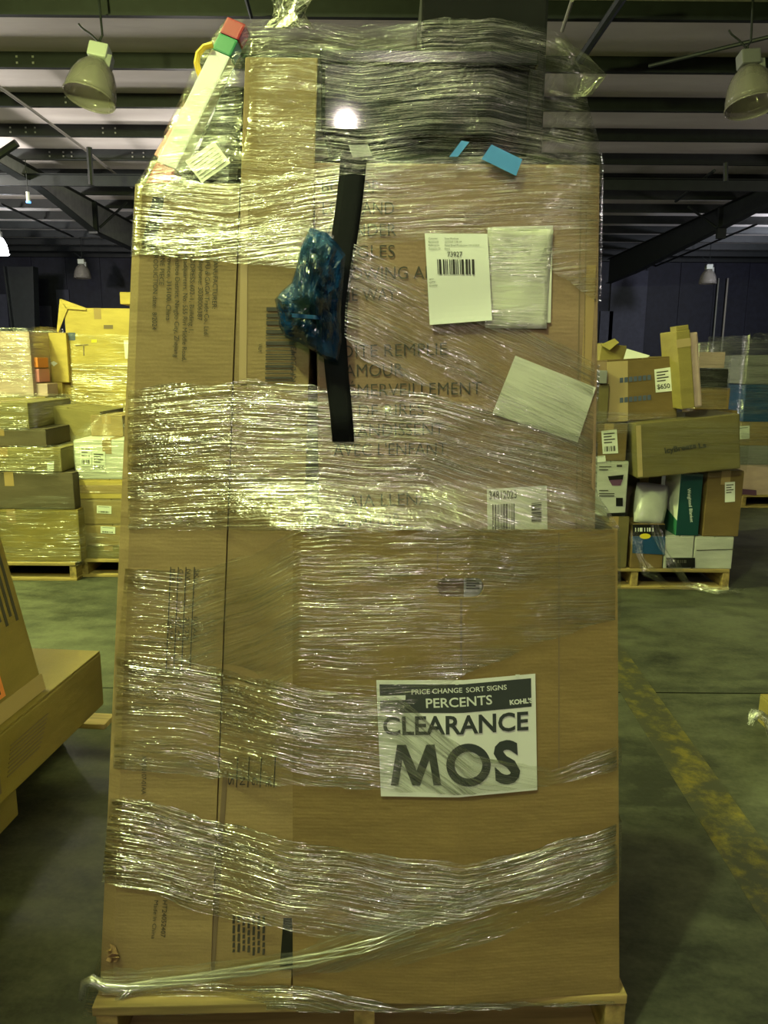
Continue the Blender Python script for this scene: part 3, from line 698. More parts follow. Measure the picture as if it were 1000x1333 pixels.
# --- on top: low black tray, black case, dark carton behind, flat toy packs
yT = lambda x, z: 1.485
a, c = S(yT, 418, 190), S(yT, 778, 200); ztray = zD + .045
t = thing('black_tray', 'low black bulging pad lying between the printed carton and the black case', 'tray', ((a.x + c.x) / 2, 1.75, zD))
b = MB(); rows = []
for j in range(13):
    s = j / 12; row = []
    for i in range(25):
        u = i / 24; x = a.x + (c.x - a.x) * u; yy = 1.489 + .53 * s
        e = min(1, 6 * min(u, 1 - u)) ** .5; e2 = min(1, 6 * min(s, 1 - s)) ** .5
        tw = .060 - .030 * u
        if u > .8: tw *= .6 + .4 * (1 - u) / .2
        row.append((x, yy, zD + .002 + (tw + .004 * noise.noise(Vector((u * 6, s * 5, 1)))) * e * e2))
    rows.append(row)
b.grid(rows); solid(b.build('pad', M['black_plastic'], t, smooth=True), .004)
MB().box(a.x + .005, c.x - .005, 1.492, 2.01, zD + .0005, zD + .004, None).build('pad_base', M['black_plastic'], t)
yE = lambda x, z: 1.475
e0, e1 = S(yE, 417, 182), S(yE, 703, 62)
t = thing('black_case', 'black flat-sided case under film at the top of the load', 'case', ((e0.x + e1.x) / 2, 1.6, e0.z))
def ef(x, z): return 1.494 + .042 * (x - e0.x) + .018 * (z - zD - .052)
zz0, zz1 = zD + .052, e1.z
MB().hexa([Vector(q) for q in ((e0.x, ef(e0.x, zz0), zz0), (e1.x, ef(e1.x, zz0), zz0), (e1.x, 1.74, zz0), (e0.x, 1.74, zz0), (e0.x, ef(e0.x, zz1), zz1), (e1.x, ef(e1.x, zz1), zz1), (e1.x, 1.74, zz1), (e0.x, 1.74, zz1))], .008).build('body', M['black_gloss'], t)
MB().box(e0.x - .002, e1.x + .003, 1.494, 1.742, e1.z - .022, e1.z + .004, None, .004).build('lid', M['black_plastic'], t)
MB().box(e1.x - .012, e1.x + .004, 1.489, 1.52, zD + .055, e1.z - .03, None, .003).build('corner_trim', M['black_matte'], t)
g0, g1 = aty(548, 55, 1.80), aty(716, -30, 1.80)
t, fg = carton('dark_carton', 'dark carton standing behind the black case at the very top', 'carton', g0.x, g1.x, 1.80, 2.05, zD + .07, g1.z, M['black_matte'], tape='')
# flat toy packs leaning between the two tall cartons
def pack(label, p0, p1, wpx, y0, th, mats, y1=1.66):
    a, c = Vector(aty(*p0, y0)), Vector(aty(*p1, y1)); d = (c - a).normalized(); nrm = Vector((0, -1, 0)); sd = d.cross(nrm).normalized() * (wpx * .0015)
    t = thing('toy_pack', label, 'toy pack', tuple(a))
    L = (c - a).length; nb = len(mats)
    for nm, f0, f1, mm in mats:
        q = [a + d * L * f0, a + d * L * f1]; lo, hi = q
        MB().hexa([lo - sd, lo + sd, lo + sd + Vector((0, th, 0)), lo - sd + Vector((0, th, 0)), hi - sd, hi + sd, hi + sd + Vector((0, th, 0)), hi - sd + Vector((0, th, 0))], .004).build(nm, mm, t)
    return t
pack('long white card pack with red ends leaning at the upper left of the load', (200, 248), (308, 26), 13, 1.505, .05,
     [('red_end', 0, .14, M['red']), ('card_back', .141, .80, M['paper']), ('green_band', .801, .9, M['green']), ('red_end', .901, 1, M['red'])])
pack('narrow pink card pack leaning behind the long white one', (207, 205), (294, 60), 8, 1.585, .03, [('card_back', 0, 1, M['pinkcard'])], 1.70)
b = MB(); pts = [aty(*p, 1.62) for p in ((277, 58), (266, 61), (258, 70), (256, 82), (259, 94), (263, 104))]
t = thing('yellow_strap', 'yellow strap loop poking out beside the top of the load', 'strap', tuple(pts[-1]))
b.tube(pts, .006, 8).build('loop', M['yellow_cord'], t)
# black fabric slab seen through the film left of the tall carton's head
q0, q1 = aty(268, 228, 1.60), aty(316, 95, 1.60)
t = thing('black_bundle', 'black fabric bundle behind film on the address carton', 'bundle', ((q0.x + q1.x) / 2, 1.66, A['tl'].z))
MB().hexa([Vector(p) for p in ((q0.x - .04, 1.54, A['tl'].z), (q1.x - .004, 1.54, A['tl'].z), (q1.x - .004, 1.8, A['tl'].z), (q0.x - .04, 1.8, A['tl'].z), (q1.x - .05, 1.66, q1.z), (q1.x - .004, 1.66, q1.z), (q1.x - .004, 1.75, q1.z), (q1.x - .05, 1.75, q1.z))], .02).build('fold', M['black_matte'], t)

# --- black strap hanging down the printed carton
path = [(461, 196), (459, 225), (455, 262), (449, 305), (442, 350), (436, 400), (435, 440), (439, 490), (444, 535), (447, 575)]; hw = [17, 17, 17, 17, 17, 16.5, 16, 15, 14.5, 14]
rows = []
for (x, y), w in zip(path, hw): rows.append([S(yD, x - w + 2 * w * k / 4, y, .006 + .002 * math.sin(k / 4 * math.pi)) for k in range(5)])
o = MB().grid(rows).build('black_strap', M['strap'], None, smooth=True, label='flat black webbing strap hanging down the front of the printed carton', cat='strap'); solid(o, .003)
# --- crumpled blue bag
out = [(404, 297), (425, 303), (440, 318), (450, 332), (447, 372), (444, 408), (445, 445), (440, 472), (425, 468), (410, 458), (390, 446), (372, 440), (364, 425), (362, 408), (358, 390), (366, 380), (380, 368), (387, 345), (392, 322)]
cx_, cy_ = 412, 395; rows = []; NR = 14
yBag = lambda x, z: min(yD(x, z), yB(x, z)) if x < -.12 else yD(x, z)
yBag = lambda x, z: 1.452
dense = []
for i in range(len(out)):
    p, q = Vector(out[i]), Vector(out[(i + 1) % len(out)]); dense += [p.lerp(q, k / 4) for k in range(4)]
for j in range(NR + 1):
    r_ = j / NR; row = []
    for p in dense + [dense[0]]:
        P = Vector((cx_, cy_)).lerp(p, r_); q = S(yBag, P.x, P.y)
        bul = .055 * (1 - r_ ** 2) ** .6; nzv = noise.noise(Vector((q.x * 38, q.z * 26, 2))) * .5 + noise.noise(Vector((q.x * 85, q.z * 60, 7))) * .25
        row.append(Vector((q.x, q.y - .004 - bul * (.75 + nzv) - abs(nzv) * .012 * (r_ < 1), q.z)))
    rows.append(row)
t = thing('blue_bag', 'crumpled dark blue plastic bag caught on the front of the load', 'bag', tuple(S(yBag, 412, 470)))
MB().grid(rows).build('bag_skin', M['blue_bag'], t)
b = MB(); rows = []
for k, (x, y) in enumerate(((402, 300), (398, 285), (404, 268), (409, 262))):
    rows.append([S(yBag, x + dx * (1.2 - .25 * k), y, .012 + .006 * math.sin(dx * 1.3)) for dx in range(-6, 8, 2)])
b.grid(rows); 
b = MB().grid([[S(yBag, 380 + 38 * i / 10, 408 + 3 * i / 10 + dy, .052 + .006 * math.sin(i)) for i in range(11)] for dy in (0, 2.5, 5)]); b.build('folded_hem', M['blue_card'], t, smooth=True, label='pale blue folded edge')

# --- papers, sign, tapes
s = thing('price_sheet', 'clean white sheet with barcode 73927 taped to the printed carton', 'paper', tuple(S(yD, 597, 420, .012)))
crl = lambda u, v: .001 + .004 * v + .004 * math.sin(v * 5.2 + u * .8) * v
sh = sheet(yD, [(553, 304), (634.5, 304.5), (640.5, 417), (559.5, 423)], .010, 10, 16, crl); solid(sh.build('sheet', M['paper'], s), .0004)
q0, q1, q2 = S(yD, 553, 304), S(yD, 634.5, 304.5), S(yD, 557, 420)
f73 = lambda x, z: yD(x, z) - .0112 - crl((x - q0.x - .012 * (q0.z - z)) / (q1.x - q0.x), (q0.z - z) / (q0.z - q2.z))
ink = MB(); OFFP = .0006
text(ink, f73, '73927', (582.5, 334), (602, 334), 6.5, OFFP, .01); bars(ink, f73, [(569, 337.5), (619.5, 337.5), (620, 357), (570, 357)], 46, OFFP, True, 21)
for i, (l1, l2) in enumerate((('Customer:', 'Sunset Warehouse'), ('Received:', '12/13/2023 12:00 AM'), ('Reference:', 'Retail Email Production 12/13/2023'), ('Transaction ID:', 'None'))):
    y = 311.5 + i * 4.4; text(ink, f73, l1, (558, y), (570 + 1.2 * i, y), 2.3, OFFP); text(ink, f73, l2, (579, y), ((597, 601, 624, 586)[i], y), 2.3, OFFP)
for i, tx in enumerate(('SKU:', 'QTY:', 'Quantity:')): text(ink, f73, tx, (559, 365 + i * 4), (565 + 2.5 * i, 364 + i * 4), 2.2, OFFP)
ink.build('sheet_print', M['ink'], s)
s = thing('document_pouch', 'crinkled clear pouch holding folded white papers beside the barcode sheet', 'pouch', tuple(S(yD, 676, 427, .006)))
solid(sheet(yD, [(641, 295.5), (720, 293.5), (717, 420), (650, 422)], .0035).build('rear_paper', M['paper2'], s), .0004)
solid(sheet(yD, [(635, 296), (720.5, 299), (711.5, 428), (632, 427)], .0055, 10, 14, lambda u, v: .002 * math.sin(9 * u + 4 * v)).build('front_paper', M['paper2'], s, smooth=True), .0004)
rows, uvs = [], []
for j in range(9):
    r_, q_ = [], []
    for i in range(9):
        p = Vector((633, 296)).lerp(Vector((712, 296)), i / 8).lerp(Vector((631, 425)).lerp(Vector((713, 428)), i / 8), j / 8)
        r_.append(S(yD, p.x, p.y, .0105 + .002 * noise.noise(Vector((i * .9, j * .7, 4))))); q_.append((i * .012 + j * .004, j * .023))
    rows.append(r_); uvs.append(q_)
MB().grid(rows, uvs).build('plastic_sleeve', M['film_mid'], s, smooth=True)
ink = MB()
for y in (322, 338, 349, 372, 398): quadpx(ink, yD, [(646, y), (690 - (y % 5) * 5, y - .6), (690 - (y % 5) * 5, y + .4), (646, y + 1)], .009)
ink.build('paper_print', M['ink_white'], s)
s = thing('paper_sheet', 'blank white sheet tilted under the film at the carton corner', 'paper', tuple(S(yD, 700, 570, .004)))
solid(sheet(yD, [(671, 463), (776, 504.5), (752, 576), (641, 538.5)], .003).build('sheet', M['paper2'], s), .0004)
s = thing('clearance_sign', 'white sign with black letters reading CLEARANCE MOS', 'sign', tuple(S(yC, 597, 1035, .003)))
# top edge and bottom edge follow the fold of the panel
def signpx(u, v):
    x0, x1 = 490 + 6 * v, 697 + 2.5 * v; x = x0 + (x1 - x0) * u
    top = 886 - 1.5 * max(0, (x - 597) / 100) * 6 if x > 597 else 885.5
    bot = 1038 - (9.5 * (x - 597) / 100 if x > 597 else 1.5 * (597 - x) / 100)
    return x, top + (bot - top) * v
rows = [[S(yC, *signpx(i / 20, 1 - j / 10), .004) for i in range(21)] for j in range(11)]
sg = MB().grid(rows); solid(sg.build('sheet', M['paper'], s), .0004)
b = MB(); b.grid([[S(yC, *signpx(.018 + .955 * i / 20, .035 + .245 * j / 4), .0049) for i in range(21)] for j in (4, 3, 2, 1, 0)]); b.build('header_band', M['header'], s, label='black header band')
ink = MB()
OF = .0058
text(ink, yC, 'PRICE CHANGE', (536, 904), (602, 901.5), 6.3, OF, .012); text(ink, yC, 'SORT SIGNS', (607, 901.5), (660, 897.5), 6.3, OF, .012); ink.build('white_lettering', M['ink_white'], s)
ink = MB(); text(ink, yC, 'PERCENTS', (555, 921.5), (641, 916.5), 12, OF, .014); ink.build('white_lettering', M['ink_white'], s)
ink = MB(); text(ink, yC, "KOHL'S", (664, 917.5), (694, 914.5), 6, OF, .045)
ink.build('white_lettering', M['ink_white'], s); ink = MB(); quadpx(ink, yC, [(494, 906), (528, 905), (528, 911), (494, 912)], OF)
for px in (515, 595, 674):
    y = 888.5 if px < 597 else 886 - (px - 597) * .09; quadpx(ink, yC, [(px - 3, y - 1), (px + 3, y - 1), (px + 2, y + 3), (px - 2, y + 3)], OF)
ink.build('white_marks', M['ink_white'], s)
ink = MB(); text(ink, yC, 'CLEARANCE', (499, 956.5), (688, 949.5), 23.5, OF, .022); ink.build('black_lettering', M['header'], s)
def polypx(c):
    b = MB(); b.add([S(yC, *p, OF) for p in c], [tuple(range(len(c)))]); b.build('black_letter', M['header'], s)
polypx([(508.8, 1022.5), (517, 969.5), (528.5, 969.5), (542.5, 1003), (555, 969.5), (566, 969), (574.5, 1022.5), (564.5, 1022.5), (559, 989), (547, 1022.5), (537, 1022.5), (524, 989), (518.5, 1022.5)])
b = MB(); NN = 40
o1 = [S(yC, 610 + 29 * math.cos(2 * math.pi * k / NN), 996 - 28 * math.sin(2 * math.pi * k / NN), OF) for k in range(NN)]; o2 = [S(yC, 610 + 18 * math.cos(2 * math.pi * k / NN), 996 - 17.5 * math.sin(2 * math.pi * k / NN), OF) for k in range(NN)]
b.add(o1 + o2, [(k, (k + 1) % NN, NN + (k + 1) % NN, NN + k) for k in range(NN)]); b.build('black_letter', M['header'], s)
ink = MB(); text(ink, yC, 'S', (645, 1018.5), (678, 1016.5), 52, OF, .04); ink.build('black_letter', M['header'], s)
quad = lambda c, off, fn=yD: solid(sheet(fn, c, off, 4, 3), 0)
sheet(yD, [(640, 188), (680, 207.5), (672, 229), (627, 207)], .015, 6, 4).build('tape_piece', M['blue_tape'], None, label='blue tape piece on the top edge of the printed carton, the larger one', cat='tape')
sheet(yD, [(601, 183), (611, 185), (596, 204), (585, 204)], .015, 4, 4).build('tape_piece', M['blue_tape'], None, label='thin blue tape sliver beside the larger blue tape piece', cat='tape')
sheet(yD, [(454, 189), (479, 188), (485, 203), (459, 205)], .0098, 3, 3).build('paper_scrap', M['grey_pale'], None, label='small pale paper scrap on the black pad', cat='paper')
fS = lambda x, z: yF(x, z) + .002
s = thing('paper_slip', 'printed white slip under the film where the load starts to narrow', 'paper', tuple(S(fS, 270, 235)))
sheet(fS, [(241, 210), (279, 184), (300, 212), (263, 238)], 0, 4, 4).build('sheet', M['paper2'], s)
ink = MB()
for i in range(6):
    a, c = Vector((247 + i * 3, 213 + i * 3.8)), Vector((279 + i * 3, 190.5 + i * 3.8)); quadpx(ink, fS, [a, c, c + Vector((.6, .9)), a + Vector((.6, .9))], .0015)
ink.build('sheet_print', M['ink_grey'], s)

# ================================================================== stretch film round the load
LS = [(22, 300), (60, 272), (95, 250), (145, 228), (190, 205), (240, 176), (300, 172), (540, 163), (700, 160), (850, 150), (1000, 145), (1140, 133), (1265, 122), (1330, 104)]
RS = [(22, 700), (45, 722), (70, 745), (105, 760), (140, 766), (180, 779), (210, 786), (430, 782), (640, 777), (690, 808), (1000, 810), (1330, 808)]
FILM = thing('stretch_film', 'clear stretch film wound in streaky bands round the tall load', 'stretch film', (-.05, 1.9, DZ))
def band(ctrl, mat, off=.006, name='film_layer', n=72, m=14, wrap=True, vshift=0):
    """ctrl: (px, py_top, py_bottom) across the front; the layer then turns the corners and runs down both sides and across the back"""
    top = [(c[0], c[1]) for c in ctrl]; bot = [(c[0], c[2]) for c in ctrl]; BK = 2.36
    grid_ = []; vvs = []
    for j in range(m + 1):
        v = j / m; row = []; vv = []
        yl = interp(bot, 0) + (interp(top, 0) - interp(bot, 0)) * v; yr = interp(bot, 999) + (interp(top, 999) - interp(bot, 999)) * v
        xl, xr = interp(LS, yl), interp(RS, yr)
        for i in range(n + 1):
            px = xl + (xr - xl) * i / n
            t0 = interp(top, px) + 7 * noise.noise(Vector((px * .02, vshift, 1))) + 3 * noise.noise(Vector((px * .07, vshift, 5))); b0 = interp(bot, px) + 7 * noise.noise(Vector((px * .018, vshift, 9))) + 3 * noise.noise(Vector((px * .06, vshift, 13)))
            py = b0 + (t0 - b0) * v
            sx = min(i, n - i) / n; rnd_ = .02 * max(0, 1 - sx * 45) ** 2
            p = S(yF, px, py, off - rnd_); row.append(p); vv.append(vshift + (py - interp(top, px)) * .00158)
        if wrap:
            l, r_ = row[0], row[-1]
            left = [Vector((l.x - .004, l.y + (BK - l.y) * k / 6, l.z)) for k in (6, 4, 2, 1, .3)]
            right = [Vector((r_.x + .004, r_.y + (BK - r_.y) * k / 6, r_.z)) for k in (.3, 1, 2, 4, 6)]
            bk = [right[-1].lerp(left[0], k / 5) + Vector((0, .01, 0)) for k in range(1, 5)]
            row = left + row + right + bk + [left[0]]
            vv = [vv[0]] * 5 + vv + [vv[-1]] * 5 + [vv[-1] + (vv[0] - vv[-1]) * k / 5 for k in range(1, 5)] + [vv[0]]
        grid_.append(row); vvs.append(vv)
    uv = [0]; mid = grid_[m // 2]
    for a, c in zip(mid, mid[1:]): uv.append(uv[-1] + (c - a).length)
    uvs = []
    for j, row in enumerate(grid_):
        uvs.append([(uv[i], vvs[j][i]) for i in range(len(row))])
    return MB().grid(grid_, uvs).build(name, mat, FILM, smooth=True)
# tent over the top
band([(170, 30, 250), (300, 24, 245), (380, 24, 235), (470, 36, 225), (560, 26, 222), (640, 22, 222), (700, 34, 222), (790, 60, 225)], M['film_tent'], .010, n=90, m=40, vshift=1)
band([(170, 225, 335), (300, 240, 330), (400, 220, 345), (480, 208, 325), (640, 205, 300), (790, 202, 400)], M['film_mid'], .007, vshift=3)
band([(170, 310, 330), (390, 285, 350), (470, 322, 470), (560, 368, 505), (680, 424, 550), (790, 476, 600)], M['film_mid'], .008, vshift=5)
band([(150, 505, 690), (300, 497, 690), (410, 500, 692), (560, 512, 692), (790, 575, 690)], M['film_heavy'], .006, m=24, vshift=7)
band([(150, 738, 850), (240, 745, 860), (330, 720, 870), (390, 690, 965), (500, 692, 940), (600, 692, 880), (700, 692, 840), (810, 688, 800)], M['film_mid'], .006, m=24, vshift=9)
band([(140, 850, 1000), (240, 860, 1008), (330, 880, 1020), (420, 900, 1025), (520, 910, 1030), (620, 985, 1035), (720, 1000, 1022), (810, 970, 1002)], M['film_heavy'], .008, m=22, vshift=11)
band([(120, 1035, 1145), (200, 1045, 1165), (290, 1070, 1195), (380, 1095, 1215), (480, 1110, 1220), (600, 1125, 1200), (700, 1105, 1165), (810, 1070, 1125)], M['film_low'], .007, m=20, vshift=13)
band([(110, 1262, 1300), (240, 1258, 1290), (330, 1246, 1276), (400, 1234, 1268), (500, 1196, 1262), (620, 1160, 1232), (720, 1128, 1190), (810, 1098, 1150)], M['film_mid'], .011, m=12, vshift=15)
band([(100, 1284, 1324), (250, 1280, 1320), (400, 1284, 1316), (520, 1310, 1319), (810, 1303, 1308)], M['film_low'], .012, m=8, vshift=17)
# smooth film bulges added to put lamp glints on the load
for (px, py, rx_, rz_, dep) in ((510, 548, .034, .030, .012), (394, 288, .012, .014, .008), (252, 178, .045, .06, .03), (384, 383, .012, .012, .006), (730, 225, .03, .02, .007)):
    c = S(yF, px, py, .012 if px != 384 else .05); rows = []; uvs = []
    for j in range(9):
        r_ = j / 8; rows.append([c + Vector((rx_ * r_ * math.cos(a), -dep * (1 - r_ * r_), rz_ * r_ * math.sin(a))) for a in [2 * math.pi * k / 24 for k in range(25)]]); uvs.append([(.02 * k, .01 * j) for k in range(25)])
    MB().grid(rows, uvs).build('glint_bulge', M['glint_film'], FILM, smooth=True)
# gathered rope of film at the bottom corner
for k in range(5):
    pts = []
    for i, p in enumerate(((106, 1300), (110, 1280), (120, 1276), (138, 1286), (165, 1287), (200, 1281), (260, 1273), (330, 1262), (400, 1250), (470, 1234), (540, 1212))):
        f = .4 + i * .35; q = S(yF, p[0], p[1] + f * 2.2 * math.sin(i * 1.1 + k * 1.3), .016 + .004 * math.cos(i * 1.3 + k * 1.3)); pts.append(q)
    MB().tube(pts, [.007, .009, .009, .008, .006, .005, .004, .0035, .003, .002, .001], 8).build('film_rope', M['film_rope'], FILM, smooth=True)
for k in range(2):
    pts = [S(yF, x + 5 * k, y, .018) for x, y in ((168, 1288), (152, 1302), (142, 1318), (138, 1332))]; MB().tube(pts, [.006, .006, .005, .004], 8).build('film_rope', M['film_rope'], FILM, smooth=True)
# tuft of twisted film on top
def tuft(pts_px, Y, rad, mat, nm='film_tuft'):
    pts = [aty(*p, Y) for p in pts_px]; rows, uvs = [], []
    for k in range(10):
        row, q = [], []
        for i, p in enumerate(pts):
            a = k / 9 * 2 * math.pi + i * .5; rr = rad[i] * (.6 + .5 * math.sin(a * 3 + i))
            row.append(p + Vector((math.cos(a) * rr, math.sin(a) * rr * .6, 0))); q.append((i * .03, k * .01))
        rows.append(row); uvs.append(q)
    MB().grid(rows, uvs).build(nm, mat, FILM, smooth=True)
tuft([(378, 34), (370, 20), (366, 4), (362, -14)], 1.50, [.05, .03, .02, .03], M['film_tent'])
tuft([(386, 34), (384, 16), (388, 0), (396, -12)], 1.49, [.04, .022, .03, .04], M['film_heavy'])
MB().tube([aty(*p, 1.52) for p in ((380, 30), (374, 10), (378, -6))], .012, 8).build('film_tuft', M['black_plastic'], FILM, smooth=True)
tuft([(726, 52), (742, 72), (757, 100), (752, 125)], 1.56, [.02, .04, .05, .03], M['film_light'])

# ================================================================== left: long cartons on a near pallet
pl = pallet('pallet under the long low cartons at the left edge', -1.67, 2.07, R(-5), .76, 1.4, .14, 'x')
MB().box(.30, .60, .60, .69, .118, .139, W[pl.name], .003).build('deck_board', M['wood_pale'], pl)
carton('flat_carton', 'small flat carton squeezed beneath the long low carton', 'carton', -1.66, -1.085, 1.42, 2.06, .141, .268, M['card_old'], yaw=R(-4))
tL, _ = carton('long_carton', 'long low yellowish carton at the left edge', 'carton', -1.399 - .375, -1.399 + .375, 1.965 - .58, 1.965 + .58, .269, .468, M['card_old'], yaw=R(-5))
b = MB(); m = W[tL.name]
def sidebox(bb, y0, y1, z0, z1, th=.0012): bb.box(.375 - .0002, .375 + th, y0, y1, z0, z1, m)
b = MB()
for i in range(8): sidebox(b, .02 - .004 * i, .22 - .008 * i, .135 - .011 * i, .139 - .011 * i)
sidebox(b, -.05, -.04, .03, .08); b.build('printed_text', M['ink_soft'], tL)
tT = thing('leaning_carton', 'scuffed brown carton with an orange sticker leaning on the long low carton', 'carton', (-1.325, 1.87, .469), (0, 0, R(-5)))
m = W[tT.name] @ Matrix(((1, 0, -.2, 0), (0, 1, 0, 0), (0, 0, 1, 0), (0, 0, 0, 1))); MB().box(-.27, .27, -.38, .34, 0, .58, m, .01).build('body', M['card_old'], tT)
MB().box(.2702, .2714, -.385, .345, .0, .05, m).build('edge_tape', M['tape_clear'], tT)
MB().box(.2702, .2716, .03, .16, .06, .17, m, 0).build('orange_sticker', M['orange'], tT, label='orange sticker with black figures')
b = MB()
for i in range(4):
    for j in range(5): b.box(.2716, .2719, .045 + i * .028, .058 + i * .028, .072 + j * .02, .082 + j * .02, m)
b.build('sticker_print', M['ink'], tT)
MB().box(.2702, .2716, -.02, .07, .02, .065, m).build('white_sticker', M['paper'], tT, label='white sticker below the orange one')
b = MB()
for i in range(4): b.box(.2702, .2710, .22 + i * .026, .233 + i * .026, .25 - .02 * (i % 2), .50, m)
b.build('printed_text', M['ink_grey'], tT)
# unseen cartons added outside the frame to shade the floor
carton('tall_carton', 'unseen tall carton added beyond the long low carton to shade the floor', 'carton', -2.65, -2.06, 1.0, 3.0, 0, 2.0, M['card_old'], tape='')

zc_ = 0
for k, lab in enumerate(('unseen large carton near the camera, added to shade the floor', 'second unseen carton stacked near the camera, added to shade the floor')):
    carton('shade_carton', lab, 'carton', -1.75, -.90, .5, 1.3, zc_, zc_ + 1.2, M['card_old']); zc_ += 1.201
# ================================================================== left background
pallet('pallet below the dark wrapped bundle in the left background', -2.62, 5.48, 0, 1.14, 1.05, .125, 'x')
pallet('pallet below the white-topped cartons in the left background', -1.58, 5.58, 0, .96, 1.05, .125, 'x')
YL = 4.98
def stack(specs):
    for sp in specs: cpx(*sp[:-1], **sp[-1])
cpx('wrapped_carton', 'lowest carton of the dark wrapped bundle, dull brown', 'carton', -70, 663, 104, 738, YL, .95, M['card_old'], z0=.126)
zA = aty(50, 663, YL).z
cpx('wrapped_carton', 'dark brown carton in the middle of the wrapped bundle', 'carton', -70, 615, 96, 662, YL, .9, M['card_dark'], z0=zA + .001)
zB_ = aty(50, 615, YL).z
t, f = cpx('wrapped_carton', 'carton with a small label above the dark brown one', 'carton', -70, 583, 80, 614, YL + .02, .9, M['card_olive'], z0=zB_ + .002)
label_on(t, f, [(61, 602), (70, 600), (70, 611), (62, 612)], lines=2, bar=False)
zC_ = aty(50, 583, YL + .02).z
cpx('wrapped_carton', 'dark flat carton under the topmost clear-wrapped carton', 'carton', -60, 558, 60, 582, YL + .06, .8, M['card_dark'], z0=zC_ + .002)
zD_ = aty(0, 558, YL + .06).z
cpx('wrapped_carton', 'topmost carton of the dark bundle behind shiny film', 'carton', -60, 524, 37, 557, YL + .06, .7, M['card_olive'], z0=zD_ + .002)
t, f = cpx('slanted_carton', 'broad olive carton lying aslant behind the wrapped bundle', 'carton', 42, 530, 126, 578, YL + .45, .5, M['card_olive'], tilt=R(7), tape='')
# white-topped stack
cpx('wrapped_carton', 'lowest carton of the white-topped stack in crinkled film', 'carton', 112, 711, 172, 742, YL + .1, .9, M['card_olive'], z0=.126)
z1 = aty(140, 711, YL + .1).z; zz = z1
for i, (yt, x0, lab, lb) in enumerate(((683, 105, 'second carton up in the white-topped stack', (131, 685, 150, 694)), (650, 103, 'third carton up in the white-topped stack', (126, 658, 145, 668)))):
    zt_ = aty(140, yt, YL + .1).z
    t, f = carton('brown_carton', lab + ', with one small label', 'carton', aty(x0, yt, YL + .1).x, -1.62, YL + .1, YL + .95, zz + .001, zt_, M['card'], tape='')
    label_on(t, f, [(lb[0], lb[1]), (lb[2], lb[1] + 1), (lb[2], lb[3] + 1), (lb[0], lb[3])], lines=1, bar=True, seed=i)
    zz = zt_
zt_ = aty(140, 624, YL + .1).z
carton('brown_carton', 'thin carton right below the white carton', 'carton', aty(101, 630, YL + .1).x, -1.62, YL + .1, YL + .95, zz + .001, zt_, M['card_yel'], tape='front'); zz = zt_
zt_ = aty(140, 573, YL + .1).z
t, f = carton('white_carton', 'white carton with a price sheet in the left background', 'carton', aty(97, 600, YL + .1).x, -1.62, YL + .1, YL + .9, zz + .001, zt_, M['white_box'])
label_on(t, f, [(104, 580), (119, 581), (119, 607), (105, 607)], lines=3)
label_on(t, f, [(120, 587), (137, 588), (137, 615), (120, 614)], lines=4, big='$1450')
t, f = cpx('brown_carton', 'small carton under a peak of film on the white carton', 'carton', 118, 541, 160, 572, YL + .35, .4, M['card'], z0=zt_ + .001)
zz5 = zt_
# yellow cartons
YY = 6.6
pallet('pallet under the tall yellow cartons, hidden behind other loads', -2.45, 7.15, 0, 1.0, 1.0, .14, 'x')
zy1 = aty(120, 480, YY).z
cpx('yellow_carton', 'lower big yellow carton crossed by film in the left background', 'carton', 89, 480, 172, 700, YY, .8, M['card_yel'], z0=.141, tape='')
t, f = cpx('yellow_carton', 'upper big yellow carton with a dark square sticker', 'carton', 86, 401, 172, 480, YY, .8, M['card_yel'], z0=zy1 + .001)
b = MB(); quadpx(b, f, [(86, 433), (98, 433), (98, 443), (86, 443)], .003); b.build('dark_sticker', M['ink_blue'], t)
b = MB(); quadpx(b, f, [(119, 442), (126, 442), (126, 446), (119, 446)], .003); b.build('yellow_sticker', M['yellow'], t, label='bright yellow sticker')
b = MB(); quadpx(b, f, [(161, 443), (167, 443), (167, 467), (163, 467)], .003); b.build('pale_label', M['paper'], t, label='pale label')
b = MB(); quadpx(b, f, [(98, 449), (115, 448), (115, 449.5), (98, 450.5)], .003); quadpx(b, f, [(108, 450), (109.5, 450), (110, 463), (108.5, 463)], .003); quadpx(b, f, [(135, 423), (147, 423), (147, 428), (135, 428)], .003); b.build('printed_marks', M['ink_soft'], t)
b = MB(); p4 = [aty(78, 389, YY - .01), aty(88, 402, YY - .01), aty(76, 433, YY - .01), aty(74, 431, YY - .01)]; b.add(p4, [(0, 1, 2, 3)]); solid(b.build('raised_flap', M['card_yel'], t), .006)
b = MB(); b.add([aty(79, 389, YY - .01), aty(112, 401, YY - .01), aty(112, 404, YY - .01), aty(86, 402, YY - .01)], [(0, 1, 2, 3)]); solid(b.build('raised_flap', M['card_yel'], t), .006)
zn = aty(76, 498, YY - .05).z
cpx('yellow_carton', 'narrow yellow carton base beside the lower big yellow carton', 'carton', 70, 498, 88, 700, YY - .05, .6, M['card_yel'], z0=.141, tape='')
t, f = cpx('yellow_carton', 'narrow yellow carton stacked at the left of the big yellow cartons', 'carton', 65, 433, 88, 497, YY - .05, .6, M['card_yel'], z0=zn + .001, tape='')
b = MB(); quadpx(b, f, [(66, 472), (70, 470), (75, 473), (70, 477)], .003); b.build('pale_label', M['paper'], t)
t, f = cpx('yellow_carton', 'scrap of yellow carton peeking past the top left of the load', 'carton', 156, 380, 176, 396, 7.3, .3, M['card_yel'], tape='')
